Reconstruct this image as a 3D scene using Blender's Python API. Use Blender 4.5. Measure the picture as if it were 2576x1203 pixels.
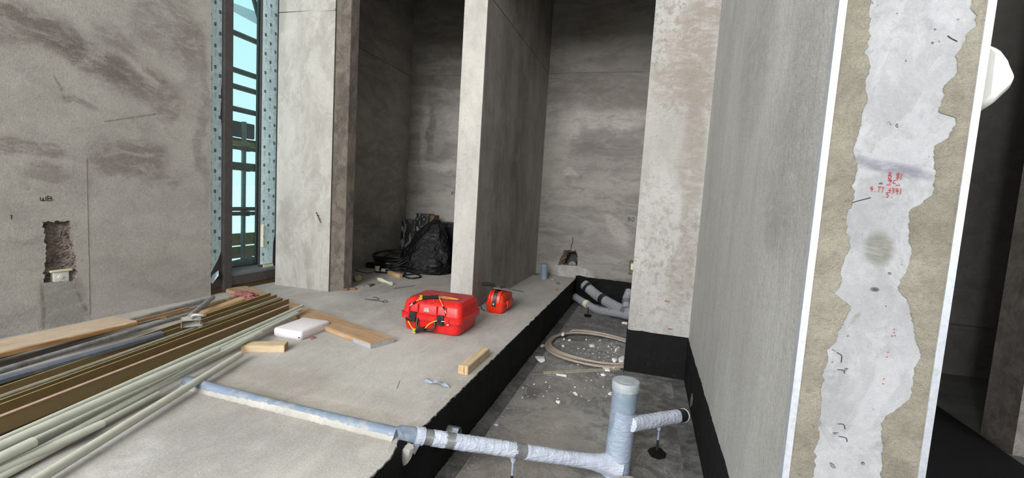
import bpy, bmesh, math, random
import numpy as np
from mathutils import Vector, Matrix, noise
from mathutils.geometry import tessellate_polygon
for o in list(bpy.data.objects): bpy.data.objects.remove(o)
C = bpy.context.scene.collection
S = bpy.context.scene
R = math.radians

# ------------------------------------------------------------------ camera
W, H, FL = 2576, 1203, 1136.9
yaw, pitch, roll, CH = R(-16.541), R(-5.108), R(3.528), 1.2
fw = Vector((math.sin(yaw)*math.cos(pitch), math.cos(yaw)*math.cos(pitch), math.sin(pitch)))
rt = Vector((math.cos(yaw), -math.sin(yaw), 0)); up = rt.cross(fw)
rt, up = rt*math.cos(roll)+up*math.sin(roll), -rt*math.sin(roll)+up*math.cos(roll)
cam = bpy.data.objects.new('camera', bpy.data.cameras.new('camera')); C.objects.link(cam)
cam.data.sensor_width = 36; cam.data.lens = FL/W*36; cam.data.clip_start = 0.02; cam.data.clip_end = 9000
cam.matrix_world = Matrix.Translation((0, 0, CH)) @ Matrix((rt, up, -fw)).transposed().to_4x4()
S.camera = cam

# ------------------------------------------------------------------ world, light, exposure
S.view_settings.view_transform = 'Standard'; S.view_settings.look = 'None'
S.view_settings.gamma = 1; S.view_settings.use_curve_mapping = False
S.view_settings.exposure = -0.04
wd = bpy.data.worlds.new('sky'); S.world = wd; wd.use_nodes = True
nt = wd.node_tree; nt.nodes.clear()
wo = nt.nodes.new('ShaderNodeOutputWorld'); wb = nt.nodes.new('ShaderNodeBackground')
tcw = nt.nodes.new('ShaderNodeTexCoord'); sx = nt.nodes.new('ShaderNodeSeparateXYZ'); rw = nt.nodes.new('ShaderNodeValToRGB')
nt.links.new(tcw.outputs['Generated'], sx.inputs[0]); nt.links.new(sx.outputs['Z'], rw.inputs[0])
rw.color_ramp.elements[0].position = 0.0; rw.color_ramp.elements[0].color = (0.95, 1.0, 1.0, 1)
rw.color_ramp.elements[1].position = 0.55; rw.color_ramp.elements[1].color = (0.66, 0.88, 0.97, 1)
nt.links.new(rw.outputs[0], wb.inputs[0]); nt.links.new(wb.outputs[0], wo.inputs[0]); wb.inputs[1].default_value = 1.25
def area(name, loc, rot, sx_, sy_, power, col):
    l = bpy.data.lights.new(name, 'AREA'); l.shape = 'RECTANGLE'; l.size = sx_; l.size_y = sy_; l.energy = power; l.color = col
    o = bpy.data.objects.new(name, l); C.objects.link(o); o.location = loc; o.rotation_euler = rot; return o
# daylight through the tall glazed opening in the rear wall, and through an unseen opening added in the left wall to house the side lamp
area('rear_daylight', (-1.7, -7.9, 5.4), (R(90), 0, 0), 4.4, 6.0, 1880, (1.0, 1.0, 1.0))
area('added_side_daylight', (-4.35, -2.6, 3.4), (R(90), 0, R(-90)), 3.0, 4.6, 360, (0.97, 0.99, 1.0))
# unseen light from the rear of the side room; no opening is modelled there
area('side_room_daylight', (4.6, -0.9, 2.4), (R(90), 0, 0), 3.0, 3.6, 260, (0.97, 0.99, 1.0))

sun = bpy.data.lights.new('sun', 'SUN'); sun.energy = 3.0; sun.angle = R(2); so = bpy.data.objects.new('sun', sun); C.objects.link(so); so.rotation_euler = Vector((.55, .45, .70)).to_track_quat('Z', 'Y').to_euler()
# ------------------------------------------------------------------ point helpers
def ray(x, y): return fw*FL+rt*(x-W/2)-up*(y-H/2)
O = Vector((0, 0, CH))
def onX(x, y, X): d = ray(x, y); return O+d*(X/d.x)
def onY(x, y, Y): d = ray(x, y); return O+d*(Y/d.y)
def onZ(x, y, Z=0.0): d = ray(x, y); return O+d*((Z-CH)/d.z)
rnd = random.Random(7)

# ------------------------------------------------------------------ materials
def s2l(c): return tuple(((v/255)/12.92 if v/255 <= 0.04045 else ((v/255+0.055)/1.055)**2.4) for v in c)
class NT:
    def __init__(s, name):
        s.m = bpy.data.materials.new(name); s.m.use_nodes = True; s.t = s.m.node_tree
        s.b = s.t.nodes['Principled BSDF']; s.out = s.t.nodes['Material Output']
        s.tc = s.t.nodes.new('ShaderNodeTexCoord'); s.P = s.tc.outputs['Object']
    def n(s, ty, **kw):
        nd = s.t.nodes.new(ty)
        for k, v in kw.items(): setattr(nd, k, v)
        return nd
    def put(s, sock, v):
        if hasattr(v, 'links') or isinstance(v, bpy.types.NodeSocket): s.t.links.new(v, sock)
        else: sock.default_value = v
    def map(s, scale=(1, 1, 1), loc=(0, 0, 0), rot=(0, 0, 0), src=None):
        m = s.n('ShaderNodeMapping'); s.put(m.inputs[0], src or s.P)
        m.inputs['Scale'].default_value = scale; m.inputs['Location'].default_value = loc; m.inputs['Rotation'].default_value = rot
        return m.outputs[0]
    def noise(s, sc, det=5, ro=0.6, src=None, dist=0.0):
        m = s.n('ShaderNodeTexNoise'); s.put(m.inputs['Vector'], src or s.P)
        m.inputs['Scale'].default_value = sc; m.inputs['Detail'].default_value = det; m.inputs['Roughness'].default_value = ro
        m.inputs['Distortion'].default_value = dist
        return m.outputs['Fac']
    def ncol(s, sc, det=3):
        m = s.n('ShaderNodeTexNoise'); s.put(m.inputs['Vector'], s.P); m.inputs['Scale'].default_value = sc; m.inputs['Detail'].default_value = det
        return m.outputs['Color']
    def mr(s, v, a, b, c=0.0, d=1.0, smooth=False):
        m = s.n('ShaderNodeMapRange'); m.clamp = True
        if smooth: m.interpolation_type = 'SMOOTHSTEP'
        s.put(m.inputs[0], v); m.inputs[1].default_value = a; m.inputs[2].default_value = b
        m.inputs[3].default_value = c; m.inputs[4].default_value = d; return m.outputs[0]
    def math(s, op, a, b=0.0):
        m = s.n('ShaderNodeMath', operation=op); s.put(m.inputs[0], a); s.put(m.inputs[1], b); return m.outputs[0]
    def mix(s, f, a, b, blend='MIX'):
        m = s.n('ShaderNodeMix', data_type='RGBA', blend_type=blend); s.put(m.inputs[0], f)
        s.put(m.inputs[6], a if not isinstance(a, tuple) else (*a, 1)); s.put(m.inputs[7], b if not isinstance(b, tuple) else (*b, 1)); return m.outputs[2]
    def bump(s, h, st, dist, prev=None):
        m = s.n('ShaderNodeBump'); m.inputs['Strength'].default_value = st; m.inputs['Distance'].default_value = dist
        s.put(m.inputs['Height'], h)
        if prev: s.t.links.new(prev, m.inputs['Normal'])
        return m.outputs[0]
    def fin(s, col=None, rough=0.8, metal=0.0, normal=None, **kw):
        if col is not None: s.put(s.b.inputs['Base Color'], col if not isinstance(col, tuple) else (*col, 1))
        s.put(s.b.inputs['Roughness'], rough); s.put(s.b.inputs['Metallic'], metal)
        if normal: s.t.links.new(normal, s.b.inputs['Normal'])
        for k, v in kw.items(): s.put(s.b.inputs[k], v)
        return s.m

def blobmask(n, c, r, soft=0.35, warp=0.25, rot=0.0, axis='x'):
    """soft-edged patch of dirt or trowelled plaster with a ragged outline at a place on the wall"""
    v = n.n('ShaderNodeVectorMath', operation='MULTIPLY_ADD')
    n.put(v.inputs[0], n._warp); v.inputs[1].default_value = (warp, warp, warp); n.put(v.inputs[2], n.P)
    m = n.n('ShaderNodeMapping', vector_type='TEXTURE'); n.put(m.inputs[0], v.outputs[0])
    off = warp*0.5
    m.inputs['Location'].default_value = (c[0]+off, c[1]+off, c[2]+off); m.inputs['Scale'].default_value = r
    m.inputs['Rotation'].default_value = (rot, 0, 0) if axis == 'x' else (0, rot, 0)
    l = n.n('ShaderNodeVectorMath', operation='LENGTH'); n.put(l.inputs[0], m.outputs[0])
    return n.mr(l.outputs['Value'], 1.0-soft, 1.0+soft, 1.0, 0.0, True)

def conc(name, light, dark, big=0.9, streak=(1, 1, 1), lo=0.38, hi=0.62, mot=0.35, bump=0.35, pits=0.5, blobs=(), rough=0.92, spot=None, axis='x', grain=70, tex=0.25):
    n = NT(name); n._warp = n.ncol(2.6, 10)
    L, D = s2l(light), s2l(dark)
    p = n.map(streak)
    a = n.noise(big, 9, 0.62, p, 0.3)
    col = n.mix(n.mr(a, lo, hi), D, L)
    b = n.noise(big*5.5, 8, 0.7, p, 0.5)
    col = n.mix(n.math('MULTIPLY', n.mr(b, 0.42, 0.66), mot), col, tuple(v*0.74 for v in D))
    b2 = n.noise(big*3.1+1.7, 9, 0.72, n.map((1, 1, 1), (5, 3, 1)), 0.2)
    col = n.mix(n.math('MULTIPLY', n.mr(b2, 0.52, 0.72), mot*1.2), col, tuple(min(1, v*1.16) for v in L))
    cl = n.noise(big*2.4, 12, 0.70, n.map(streak, (3, 7, 2)), 1.1)
    col = n.mix(n.math('MULTIPLY', n.mr(cl, .50, .535), mot*.75), col, tuple(min(1, v*1.13) for v in L))
    cd = n.noise(big*3.3, 12, 0.74, n.map(streak, (8, 1, 5)), .8)
    col = n.mix(n.math('MULTIPLY', n.mr(cd, .545, .585), mot*.8), col, tuple(v*.80 for v in D))
    brs = [n.mr(n.noise(7, 9, 0.78, n.map((.7, .7, 1.8), o_), .6), 0.42, 0.54, 0.25, 1.0) for o_ in ((0, 0, 0), (3, 5, 1))] if blobs else []
    for ib, bl in enumerate(blobs):
        c, r, cc, st = bl[:4]; ro = bl[4] if len(bl) > 4 else 0.0; sf = bl[5] if len(bl) > 5 else 0.35; wp = bl[6] if len(bl) > 6 else 0.3
        mk = blobmask(n, c, r, sf, wp, ro, axis)
        br = brs[ib % 2]
        col = n.mix(n.math('MULTIPLY', n.math('MULTIPLY', mk, br), st), col, s2l(cc))
    if spot:
        m1 = n.mr(n.noise(spot[1], 9, 0.78), spot[2], spot[2]+0.05)
        m2 = n.mr(n.noise(1.3, 4, 0.6, n.map((1, 1, 1), (9, 2, 4))), 0.40, 0.60)
        col = n.mix(n.math('MULTIPLY', n.math('MULTIPLY', m1, m2), spot[3]), col, s2l(spot[0]))
    # fine trowel lines: contour lines of a slow noise, only here and there
    tl = n.noise(big*3.0, 5, 0.55, n.map(streak, (1, 4, 9)), 2.0)
    tm = n.math('MULTIPLY', n.mr(n.math('ABSOLUTE', n.math('SUBTRACT', tl, .5)), 0.0, .0035, 1.0, 0.0), n.mr(n.noise(1.9, 3, .6, n.map((1, 1, 1), (2, 8, 3))), .5, .58))
    col = n.mix(n.math('MULTIPLY', tm, .45), col, tuple(v*.55 for v in D))
    g = n.noise(grain, 6, 0.7)
    col = n.mix(tex, col, n.mr(g, 0.3, 0.7, 0.75, 1.2), 'MULTIPLY')
    g2 = n.noise(grain*4, 3, 0.6)
    col = n.mix(tex*0.8, col, n.mr(g2, 0.3, 0.7, 0.7, 1.25), 'MULTIPLY')
    pit = n.mr(n.noise(38, 2, 0.5), 0.26, 0.30)
    col = n.mix(n.math('SUBTRACT', 1.0, n.mr(pit, 0, 1, 1-pits*0.5, 1.0)), col, tuple(v*0.35 for v in D))
    h = n.bump(b, bump, 0.02); h = n.bump(cl, bump*.5, .006, h); h = n.bump(tm, -bump*.8, .002, h); h = n.bump(g, bump, 0.008, h); h = n.bump(g2, bump*0.8, 0.003, h); h = n.bump(pit, pits, 0.004, h)
    return n.fin(col, rough, normal=h)

def plain(name, rgb, rough=0.6, metal=0.0, var=0.12, sc=30, bump=0.1, dirt=None, **kw):
    n = NT(name); c = s2l(rgb)
    a = n.noise(sc, 5, 0.65)
    col = n.mix(n.mr(a, 0.35, 0.65), tuple(v*(1-var) for v in c), tuple(min(1, v*(1+var)) for v in c))
    if dirt: col = n.mix(n.math('MULTIPLY', n.mr(n.noise(dirt[1], 7, 0.75), 0.48, 0.62), dirt[2]), col, s2l(dirt[0]))
    return n.fin(col, rough, metal, n.bump(a, bump, 0.002), **kw)

def wood(name, light, dark, grain=1.0, dirt=0.3, dc=(120, 112, 100)):
    n = NT(name)
    p = n.map((1.2*grain, 14*grain, 14*grain))
    a = n.noise(2.2, 8, 0.62, p, 0.6)
    col = n.mix(n.mr(a, 0.35, 0.68), s2l(light), s2l(dark))
    b = n.noise(7, 3, 0.6, n.map((1.0, 40, 40)))
    col = n.mix(n.math('MULTIPLY', n.mr(b, 0.5, 0.7), 0.35), col, tuple(v*0.7 for v in s2l(dark)))
    col = n.mix(n.math('MULTIPLY', n.mr(n.noise(9, 7, 0.7), 0.46, 0.66), dirt), col, s2l(dc))
    return n.fin(col, 0.75, normal=n.bump(a, 0.35, 0.003))

def film(name, rgb, rough=0.35):
    n = NT(name); c = s2l(rgb)
    a = n.noise(10, 6, 0.6, n.map((1, 1, 1)), 1.5); b = n.noise(34, 4, 0.6, None, 2.0)
    d = n.noise(5, 6, 0.6, n.map((2.5, 2.5, 12), rot=(.7, .5, 0)), 1.0)
    col = n.mix(n.mr(a, 0.35, 0.65), tuple(v*0.86 for v in c), tuple(min(1, v*1.1) for v in c))
    col = n.mix(n.math('MULTIPLY', n.mr(d, .40, .60), .35), col, tuple(v*.74 for v in c))
    return n.fin(col, rough, normal=n.bump(d, .8, .012, n.bump(b, 0.4, 0.006, n.bump(a, 0.4, 0.01))))

M = {}
# left wall: blotched render, brown trowel burns up high
LW = -4.28
bb = []
def lwb(px, py, ry, rz, c, st, rot=0.0, soft=0.4, warp=0.35):
    P = onX(px, py, LW); bb.append(((P.x, P.y, P.z), (1.0, ry, rz), c, st, rot, soft, warp))
BR = (112, 102, 96); LT = (176, 170, 162)
lwb(240, 150, 0.33, 0.12, BR, .75, -0.35); lwb(330, 210, 0.20, 0.12, BR, .6, -0.35); lwb(420, 250, .16, .16, BR, .6); lwb(400, 190, .14, .05, BR, .6, -.5)
lwb(110, 60, .5, .09, BR, .6, -.25); lwb(430, 60, .3, .35, BR, .45); lwb(300, 100, .25, .08, BR, .5, -.4); lwb(200, 250, .2, .03, BR, .5, -.2); lwb(510, 300, .05, .7, BR, .45)
lwb(330, 400, .30, .16, BR, .65, .0); lwb(430, 440, .14, .05, BR, .45); lwb(60, 375, .30, .05, BR, .6, -.15); lwb(120, 440, .12, .07, BR, .45); lwb(150, 210, .02, .10, BR, .6, .2)
lwb(30, 30, .3, .2, BR, .5); lwb(480, 120, .12, .3, BR, .4); lwb(60, 250, .22, .10, LT, .5); lwb(370, 150, .2, .04, LT, .6, -.6); lwb(300, 320, .03, .22, LT, .7)
lwb(470, 260, .08, .16, LT, .6); lwb(450, 20, .2, .06, LT, .5, -.4); lwb(110, 140, .14, .10, LT, .45); lwb(60, 600, .1, .03, BR, .35); lwb(30, 790, .2, .06, BR, .3); lwb(300, 660, .9, .25, LT, .35)
lwb(160, 775, .16, .26, (150, 148, 143), .85, 0, .12, .10); lwb(108, 770, .012, .22, (116, 100, 84), .6, .0, .5, .08); lwb(212, 770, .012, .16, (116, 100, 84), .55, .35, .5, .08)
M['wall_left'] = conc('render_left_wall', (182, 179, 173), (164, 160, 153), 0.8, (1, .7, 1.3), blobs=bb, mot=.35, bump=.6, tex=.55)
M['column'] = conc('concrete_column', (176, 174, 168), (150, 147, 140), 0.9, (1, 1, .5), mot=.45, bump=.25, axis='y')
M['jamb'] = conc('raw_jamb', (150, 141, 131), (108, 99, 90), 2.2, (1, 1, .6), mot=.6, bump=.9, tex=.5)
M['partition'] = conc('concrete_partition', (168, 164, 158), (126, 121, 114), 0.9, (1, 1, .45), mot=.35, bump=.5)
M['partition_front'] = conc('partition_front', (178, 175, 169), (156, 152, 146), 0.9, (1, 1, .4), mot=.4, bump=.2, axis='y')
RB = 7.18
b2 = []
def bwb(px, py, rx, rz, c, st, rot=0.0, soft=0.4, warp=0.35):
    P = onY(px, py, RB); b2.append(((P.x, P.y, P.z), (rx, 1.0, rz), c, st, rot, soft, warp))
bwb(1530, 300, .75, .16, (178, 172, 164), .75, -.1); bwb(1430, 330, .2, .12, (178, 172, 164), .6); bwb(1480, 380, .35, .12, (112, 104, 98), .6); bwb(1440, 435, .12, .06, (185, 180, 172), .8)
bwb(1550, 470, .9, .10, (178, 172, 164), .4); bwb(1500, 500, .5, .12, (170, 165, 158), .5); bwb(1410, 380, .12, .7, (165, 160, 152), .5); bwb(1545, 570, .30, .1, (185, 180, 172), .5, .7)
bwb(1500, 620, .8, .10, (118, 112, 106), .45); bwb(1500, 230, .8, .25, (118, 106, 98), .5); bwb(1100, 420, .6, .08, (178, 172, 164), .6); bwb(1070, 340, .06, .7, (178, 172, 164), .6)
bwb(1100, 500, .6, .10, (175, 170, 162), .5); bwb(1090, 260, .4, .06, (110, 102, 96), .5); bwb(1060, 560, .5, .25, (170, 165, 158), .4); bwb(1085, 330, .05, .5, (110, 102, 96), .6)
bwb(1430, 690, .40, .16, (170, 168, 162), .9, 0, .12, .05)
M['wall_back'] = conc('concrete_back_wall', (158, 154, 148), (122, 117, 111), 0.8, (.6, 1, 1.6), mot=.4, bump=.4, blobs=b2, axis='y', tex=.3)
M['alcove_side'] = conc('alcove_side_wall', (172, 168, 162), (136, 132, 126), 0.8, (1, .6, 1.4), mot=.4, bump=.5, tex=.3)
b3 = []
def pfb(px, py, rx, rz, c, st, rot=0.0, soft=0.35, warp=0.3):
    P = onY(px, py, 4.36); b3.append(((P.x, P.y, P.z), (rx, 1.0, rz), c, st, rot, soft, warp))
pfb(1760, 130, .16, .7, (134, 124, 116), .85); pfb(1700, 200, .18, .22, (134, 124, 116), .8); pfb(1690, 110, .1, .1, (134, 124, 116), .6); pfb(1745, 400, .10, .5, (138, 130, 122), .8)
pfb(1710, 700, .12, .35, (142, 136, 129), .75); pfb(1740, 560, .08, .4, (142, 136, 129), .6); pfb(1620, 730, .05, .03, (160, 154, 140), .6)
M['pier'] = conc('concrete_pier', (171, 170, 166), (154, 152, 147), 1.2, (1, 1, .6), mot=.25, bump=.35, blobs=b3, axis='y', spot=((136, 130, 122), 14, .50, .85), tex=.35)
b4 = []
def rwb(px, py, ry, rz, c, st, rot=0.0, soft=0.5, warp=0.3):
    P = onX(px, py, .448); b4.append(((P.x, P.y, P.z), (1.0, ry, rz), c, st, rot, soft, warp))
rwb(1900, 150, .35, .35, (148, 146, 142), .6); rwb(2010, 250, .2, .5, (148, 146, 142), .6); rwb(1960, 420, .25, .3, (150, 148, 144), .5); rwb(1940, 560, .15, .12, (132, 130, 126), .4)
rwb(1860, 800, .5, .4, (168, 167, 164), .4); rwb(1800, 600, .5, .5, (166, 164, 160), .4)
M['wall_right'] = conc('render_right_wall', (184, 183, 180), (166, 165, 162), 1.0, (1, 1.5, .5), mot=.22, bump=.6, blobs=b4, grain=75, tex=.6)
M['end_face'] = conc('bare_concrete_end', (150, 151, 153), (132, 133, 135), 1.8, (1, 1, .7), mot=.5, bump=.2, pits=1.2, axis='y',
                     blobs=[((*onY(2240, 425, 1.472),), (.10, 1, .016), (104, 105, 112), 1.0, .22, .5, .03), ((*onY(2205, 625, 1.472),), (.036, 1, .045), (104, 103, 96), 1.0, 0, .35, .08), ((*onY(2198, 728, 1.472),), (.010, 1, .006), (60, 60, 58), 1.0, 0, .4, .02), ((*onY(2160, 30, 1.472),), (.02, 1, .02), (132, 126, 112), .9, 0, .4, .04), ((*onY(2150, 800, 1.472),), (.006, 1, .02), (110, 108, 100), .7, .5, .5, .03)])
M['end_plaster'] = conc('end_plaster_margin', (140, 135, 122), (118, 113, 100), 3.0, mot=.3, bump=.6, tex=.5, axis='y')
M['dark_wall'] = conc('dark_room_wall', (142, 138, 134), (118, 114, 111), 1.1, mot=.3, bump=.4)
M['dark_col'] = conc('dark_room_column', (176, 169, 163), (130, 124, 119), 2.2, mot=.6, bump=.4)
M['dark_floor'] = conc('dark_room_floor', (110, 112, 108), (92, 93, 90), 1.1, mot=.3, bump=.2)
M['floor'] = conc('slab_concrete', (183, 180, 174), (160, 156, 150), 0.8, (1.6, .7, 1), mot=.30, bump=.35, pits=.35, tex=.25,
                  blobs=[((-2.0, 1.75, 0), (.9, .12, 1), (150, 147, 142), .5, 0, .5, .3), ((-1.8, 1.5, 0), (.35, .25, 1), (146, 145, 143), .6), ((-2.1, 2.2, 0), (.9, .10, 1), (158, 150, 140), .5), ((-1.6, 2.02, 0), (.7, .06, 1), (150, 138, 120), .5),
                         ((-2.2, 1.30, 0), (.3, .2, 1), (196, 195, 194), .5), ((-2.9, 3.0, 0), (.5, .5, 1), (140, 134, 124), .4), ((-2.2, 4.9, 0), (1.3, .3, 1), (150, 147, 140), .4), ((-1.5, 3.0, 0), (.35, .5, 1), (194, 190, 184), .4)])
M['floor_trench'] = conc('membrane_trench_floor', (146, 144, 141), (98, 97, 96), 1.3, mot=.6, bump=.35, pits=.3, tex=.35,
                  blobs=[((-.55, 2.9, -.385), (.3, .55, 1), (140, 133, 122), .55), ((-.7, 2.2, -.385), (.3, .3, 1), (142, 134, 124), .6), ((-.6, 3.9, -.385), (.35, .3, 1), (134, 128, 120), .5), ((-.5, 6, -.385), (.6, .8, 1), (82, 82, 82), .6), ((.25, 3, -.385), (.25, 1.3, 1), (66, 64, 62), .8)])
M['skirt'] = conc('membrane_skirt', (104, 103, 102), (62, 62, 62), 3.0, mot=.6, bump=.4, tex=.4)
def blackpaint(name, base=(11, 11, 12), scuff=.4, rough=.75):
    n = NT(name)
    a = n.noise(5, 9, 0.75, n.map((1, 1, .5))); b = n.noise(22, 8, 0.75, n.map((1, .5, 1)))
    col = n.mix(n.math('MULTIPLY', n.mr(b, .60, .74), scuff), s2l(base), s2l((92, 90, 86)))
    col = n.mix(n.math('MULTIPLY', n.mr(a, .5, .7), .4), col, s2l((24, 24, 25)))
    return n.fin(col, rough, normal=n.bump(b, .5, .01, n.bump(a, .5, .02)), **{'Specular IOR Level': 0.2})
M['black'] = blackpaint('bitumen_black'); M['black_scuffed'] = blackpaint('bitumen_scuffed', (12, 12, 13), .9)
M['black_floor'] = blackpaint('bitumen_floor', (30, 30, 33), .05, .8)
M['ceiling'] = conc('ceiling_concrete', (160, 157, 150), (130, 126, 120), 1.0, mot=.3, bump=.3)
M['rough_core'] = conc('chased_block', (206, 192, 182), (140, 124, 114), 6.0, (1, 1, 2.5), mot=.8, bump=1.4, tex=.6, rough=.95)
M['rubble_edge'] = conc('broken_edge', (168, 152, 130), (96, 84, 70), 9.0, mot=.8, bump=1.2, tex=.6)
M['mortar'] = conc('pale_mortar', (196, 188, 176), (150, 140, 128), 6.0, mot=.5, bump=1.0)
M['bead'] = plain('galvanised_bead', (204, 209, 216), .38, .55, .05, 12, .15, dirt=((150, 152, 158), 70, .35))
M['pvcgrey'] = plain('grey_pvc', (118, 132, 146), .42, 0, .05, 8, .15, dirt=((160, 162, 162), 9, .5))
M['pvcblue'] = plain('blue_grey_pvc', (112, 126, 144), .55, 0, .06, 8, .2, dirt=((150, 152, 152), 14, .8))
M['pvccap'] = plain('dusty_pvc_cap', (142, 150, 156), .65, 0, .06, 12, .2, dirt=((168, 168, 164), 14, .6))
M['film'] = film('white_wrap_film', (188, 195, 210)); M['filmthin'] = film('thin_wrap_film', (152, 164, 182))
M['film_dirty'] = film('grey_wrap_film', (150, 152, 158), .4)
M['tape'] = plain('silver_tape', (122, 124, 126), .35, .35, .15, 30, .3, dirt=((160, 158, 152), 20, .4))
M['tapeblack'] = plain('black_tape', (34, 35, 37), .4, 0, .1, 40, .3)
M['conduit'] = plain('offwhite_conduit', (184, 187, 174), .42, 0, .03, 12, .05, dirt=((160, 160, 148), 20, .3))
M['brown_alu'] = plain('brown_anodised', (128, 108, 70), .5, 0, .16, 9, .1, dirt=((106, 90, 62), 9, .6))
M['brown_pale'] = plain('dusty_flange', (176, 148, 130), .6, .1, .15, 20, .1, dirt=((176, 160, 146), 25, .6))
M['pale_bar'] = plain('dusty_bar', (140, 136, 118), .55, .1, .08, 12, .1, dirt=((170, 164, 150), 25, .5))
M['galv'] = plain('galvanised_tube', (142, 143, 144), .55, .15, .18, 22, .3, dirt=((84, 78, 72), 14, .5))
M['galv_bright'] = plain('zinc_fork', (176, 176, 172), .42, .4, .1, 30, .2, dirt=((120, 112, 100), 25, .4))
M['steel_blue'] = plain('blue_grey_rail', (106, 114, 126), .5, .2, .12, 20, .1, dirt=((134, 136, 138), 12, .5))
M['wood_pale'] = wood('scaffold_board_pale', (196, 180, 160), (168, 146, 120), .7, .35, (150, 142, 130))
M['wood_edge'] = wood('board_sawn_edge', (180, 140, 92), (124, 88, 52), 2, .2)
M['wood_orange'] = wood('scaffold_board_orange', (184, 152, 118), (150, 116, 82), .6, .5, (168, 152, 132))
M['wood_block'] = wood('timber_block', (206, 188, 156), (178, 152, 116), 1.5, .2, (140, 124, 104))
M['wood_dark'] = wood('round_timber', (122, 98, 70), (84, 64, 42), 1.4, .6, (156, 146, 132))
M['wood_baton'] = wood('orange_baton', (206, 174, 132), (184, 146, 104), .8, .2)
M['grey_paint'] = plain('grey_paint', (150, 154, 158), .7, 0, .08, 30, .2, dirt=((176, 160, 138), 30, .4))
M['foamwhite'] = plain('white_block', (208, 201, 204), .85, 0, .03, 40, .25)
M['red'] = plain('red_plastic', (198, 24, 22), .38, 0, .10, 12, .1, dirt=((206, 84, 78), 40, .22))
M['red_top'] = plain('red_dusty_lid', (150, 40, 40), .7, 0, .08, 20, .1, dirt=((168, 92, 84), 12, .5))
M['redorange'] = plain('orange_red_plastic', (218, 44, 16), .35, 0, .06, 12, .1, dirt=((206, 100, 76), 40, .2))
M['blackplastic'] = plain('black_plastic', (24, 25, 27), .42, 0, .15, 40, .2, dirt=((90, 90, 90), 50, .25))
M['blackfoam'] = plain('black_foam_grip', (14, 14, 15), .85, 0, .2, 60, .3)
M['rope'] = plain('yellow_rope', (206, 186, 40), .6, 0, .15, 90, .3); M['rope2'] = plain('amber_cord', (204, 150, 60), .6, 0, .15, 90, .3)
M['steel'] = plain('steel_clip', (190, 190, 190), .3, .8, .1, 40, .1)
M['white'] = plain('white_plastic', (214, 214, 208), .5, 0, .04, 30, .1); M['cream'] = plain('cream_plastic', (214, 214, 184), .5, 0, .06, 30, .1)
M['foamgreen'] = plain('greenish_foam', (150, 156, 112), .9, 0, .2, 14, .8, dirt=((190, 188, 150), 14, .7))
M['foamcream'] = plain('cream_foam', (206, 204, 178), .9, 0, .1, 24, .8)
M['shard'] = plain('brick_shard', (140, 100, 76), .9, 0, .2, 30, .8)
M['greyshard'] = plain('grey_shard', (104, 104, 102), .8, 0, .1, 30, .4)
M['plaster'] = plain('plaster_chunk', (220, 217, 218), .9, 0, .05, 40, .5)
M['crumb'] = plain('plaster_crumbs', (196, 192, 188), .95, 0, .1, 40, .3)
M['hose'] = plain('beige_hose', (150, 138, 126), .6, 0, .06, 20, .1, dirt=((170, 162, 152), 30, .5))
M['cable'] = plain('black_cable', (22, 22, 23), .5, 0, .1, 40, .1)
M['frame'] = plain('window_frame_brown', (70, 66, 66), .5, .2, .08, 30, .1, dirt=((96, 92, 88), 12, .3))
M['sill'] = plain('window_sill_grey', (104, 110, 112), .45, .2, .05, 30, .1)
M['sillwood'] = plain('subframe_bronze', (96, 78, 46), .6, .2, .2, 16, .1, dirt=((70, 60, 40), 10, .6))
M['gasket'] = plain('black_gasket', (14, 14, 15), .5)
M['bluefilm'] = film('blue_protective_film', (214, 240, 244), .4)
M['print'] = plain('navy_print', (34, 48, 92), .6); M['printpurple'] = plain('purple_print', (120, 112, 146), .6)
M['marker'] = plain('black_marker', (38, 36, 36), .8); M['redmarker'] = plain('red_marker', (158, 48, 44), .8)
M['tube'] = plain('scaffold_steel', (120, 122, 122), .5, .2, .12, 20, .2); M['ledger'] = plain('scaffold_ledger', (66, 66, 66), .55, .2, .12, 20, .2)
M['deck'] = plain('scaffold_deck', (58, 60, 62), .7, 0, .3, 6, .3); M['toeboard'] = plain('toe_board', (168, 140, 84), .8, 0, .25, 6, .3)
M['rustred'] = plain('rusty_red', (140, 62, 44), .7); M['parapet'] = conc('parapet_concrete', (130, 140, 138), (96, 104, 104), 3, mot=.6)
M['net'] = plain('debris_net', (150, 170, 176), .8)
M['bagblack'] = None
def bagmat():
    n = NT('black_bin_bag'); a = n.noise(5, 7, .6, n.map((1, 1, 1.6)), 2.5); b = n.noise(16, 5, .6, n.map((1, 1, 2)), 2.0)
    return n.fin(s2l((9, 9, 10)), n.mr(a, .3, .7, .32, .55), normal=n.bump(b, .3, .012, n.bump(a, .6, .05)), **{'Specular IOR Level': .4})
M['bagblack'] = bagmat()
def tinmat():
    n = NT('tarred_foil'); a = n.noise(9, 7, .7, n.map((1.4, 1.4, .5)), 1.5)
    k = n.mr(a, .50, .57)
    return n.fin(n.mix(k, s2l((24, 24, 25)), s2l((150, 150, 148))), n.mr(k, 0, 1, .5, .45), n.mr(k, 0, 1, 0, .4), n.bump(a, .5, .02))
M['tin'] = tinmat()
def glassmat():
    n = NT('teal_tinted_glass'); t = n.n('ShaderNodeBsdfTransparent'); g = n.n('ShaderNodeBsdfGlossy'); mx = n.n('ShaderNodeMixShader'); fr = n.n('ShaderNodeFresnel')
    t.inputs[0].default_value = (0.75, 0.935, 0.94, 1); g.inputs['Roughness'].default_value = .02; fr.inputs[0].default_value = 1.45
    mx.inputs[0].default_value = .05; n.t.links.new(t.outputs[0], mx.inputs[1]); n.t.links.new(g.outputs[0], mx.inputs[2]); n.t.links.new(mx.outputs[0], n.out.inputs[0])
    return n.m
M['glass'] = glassmat()
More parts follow.
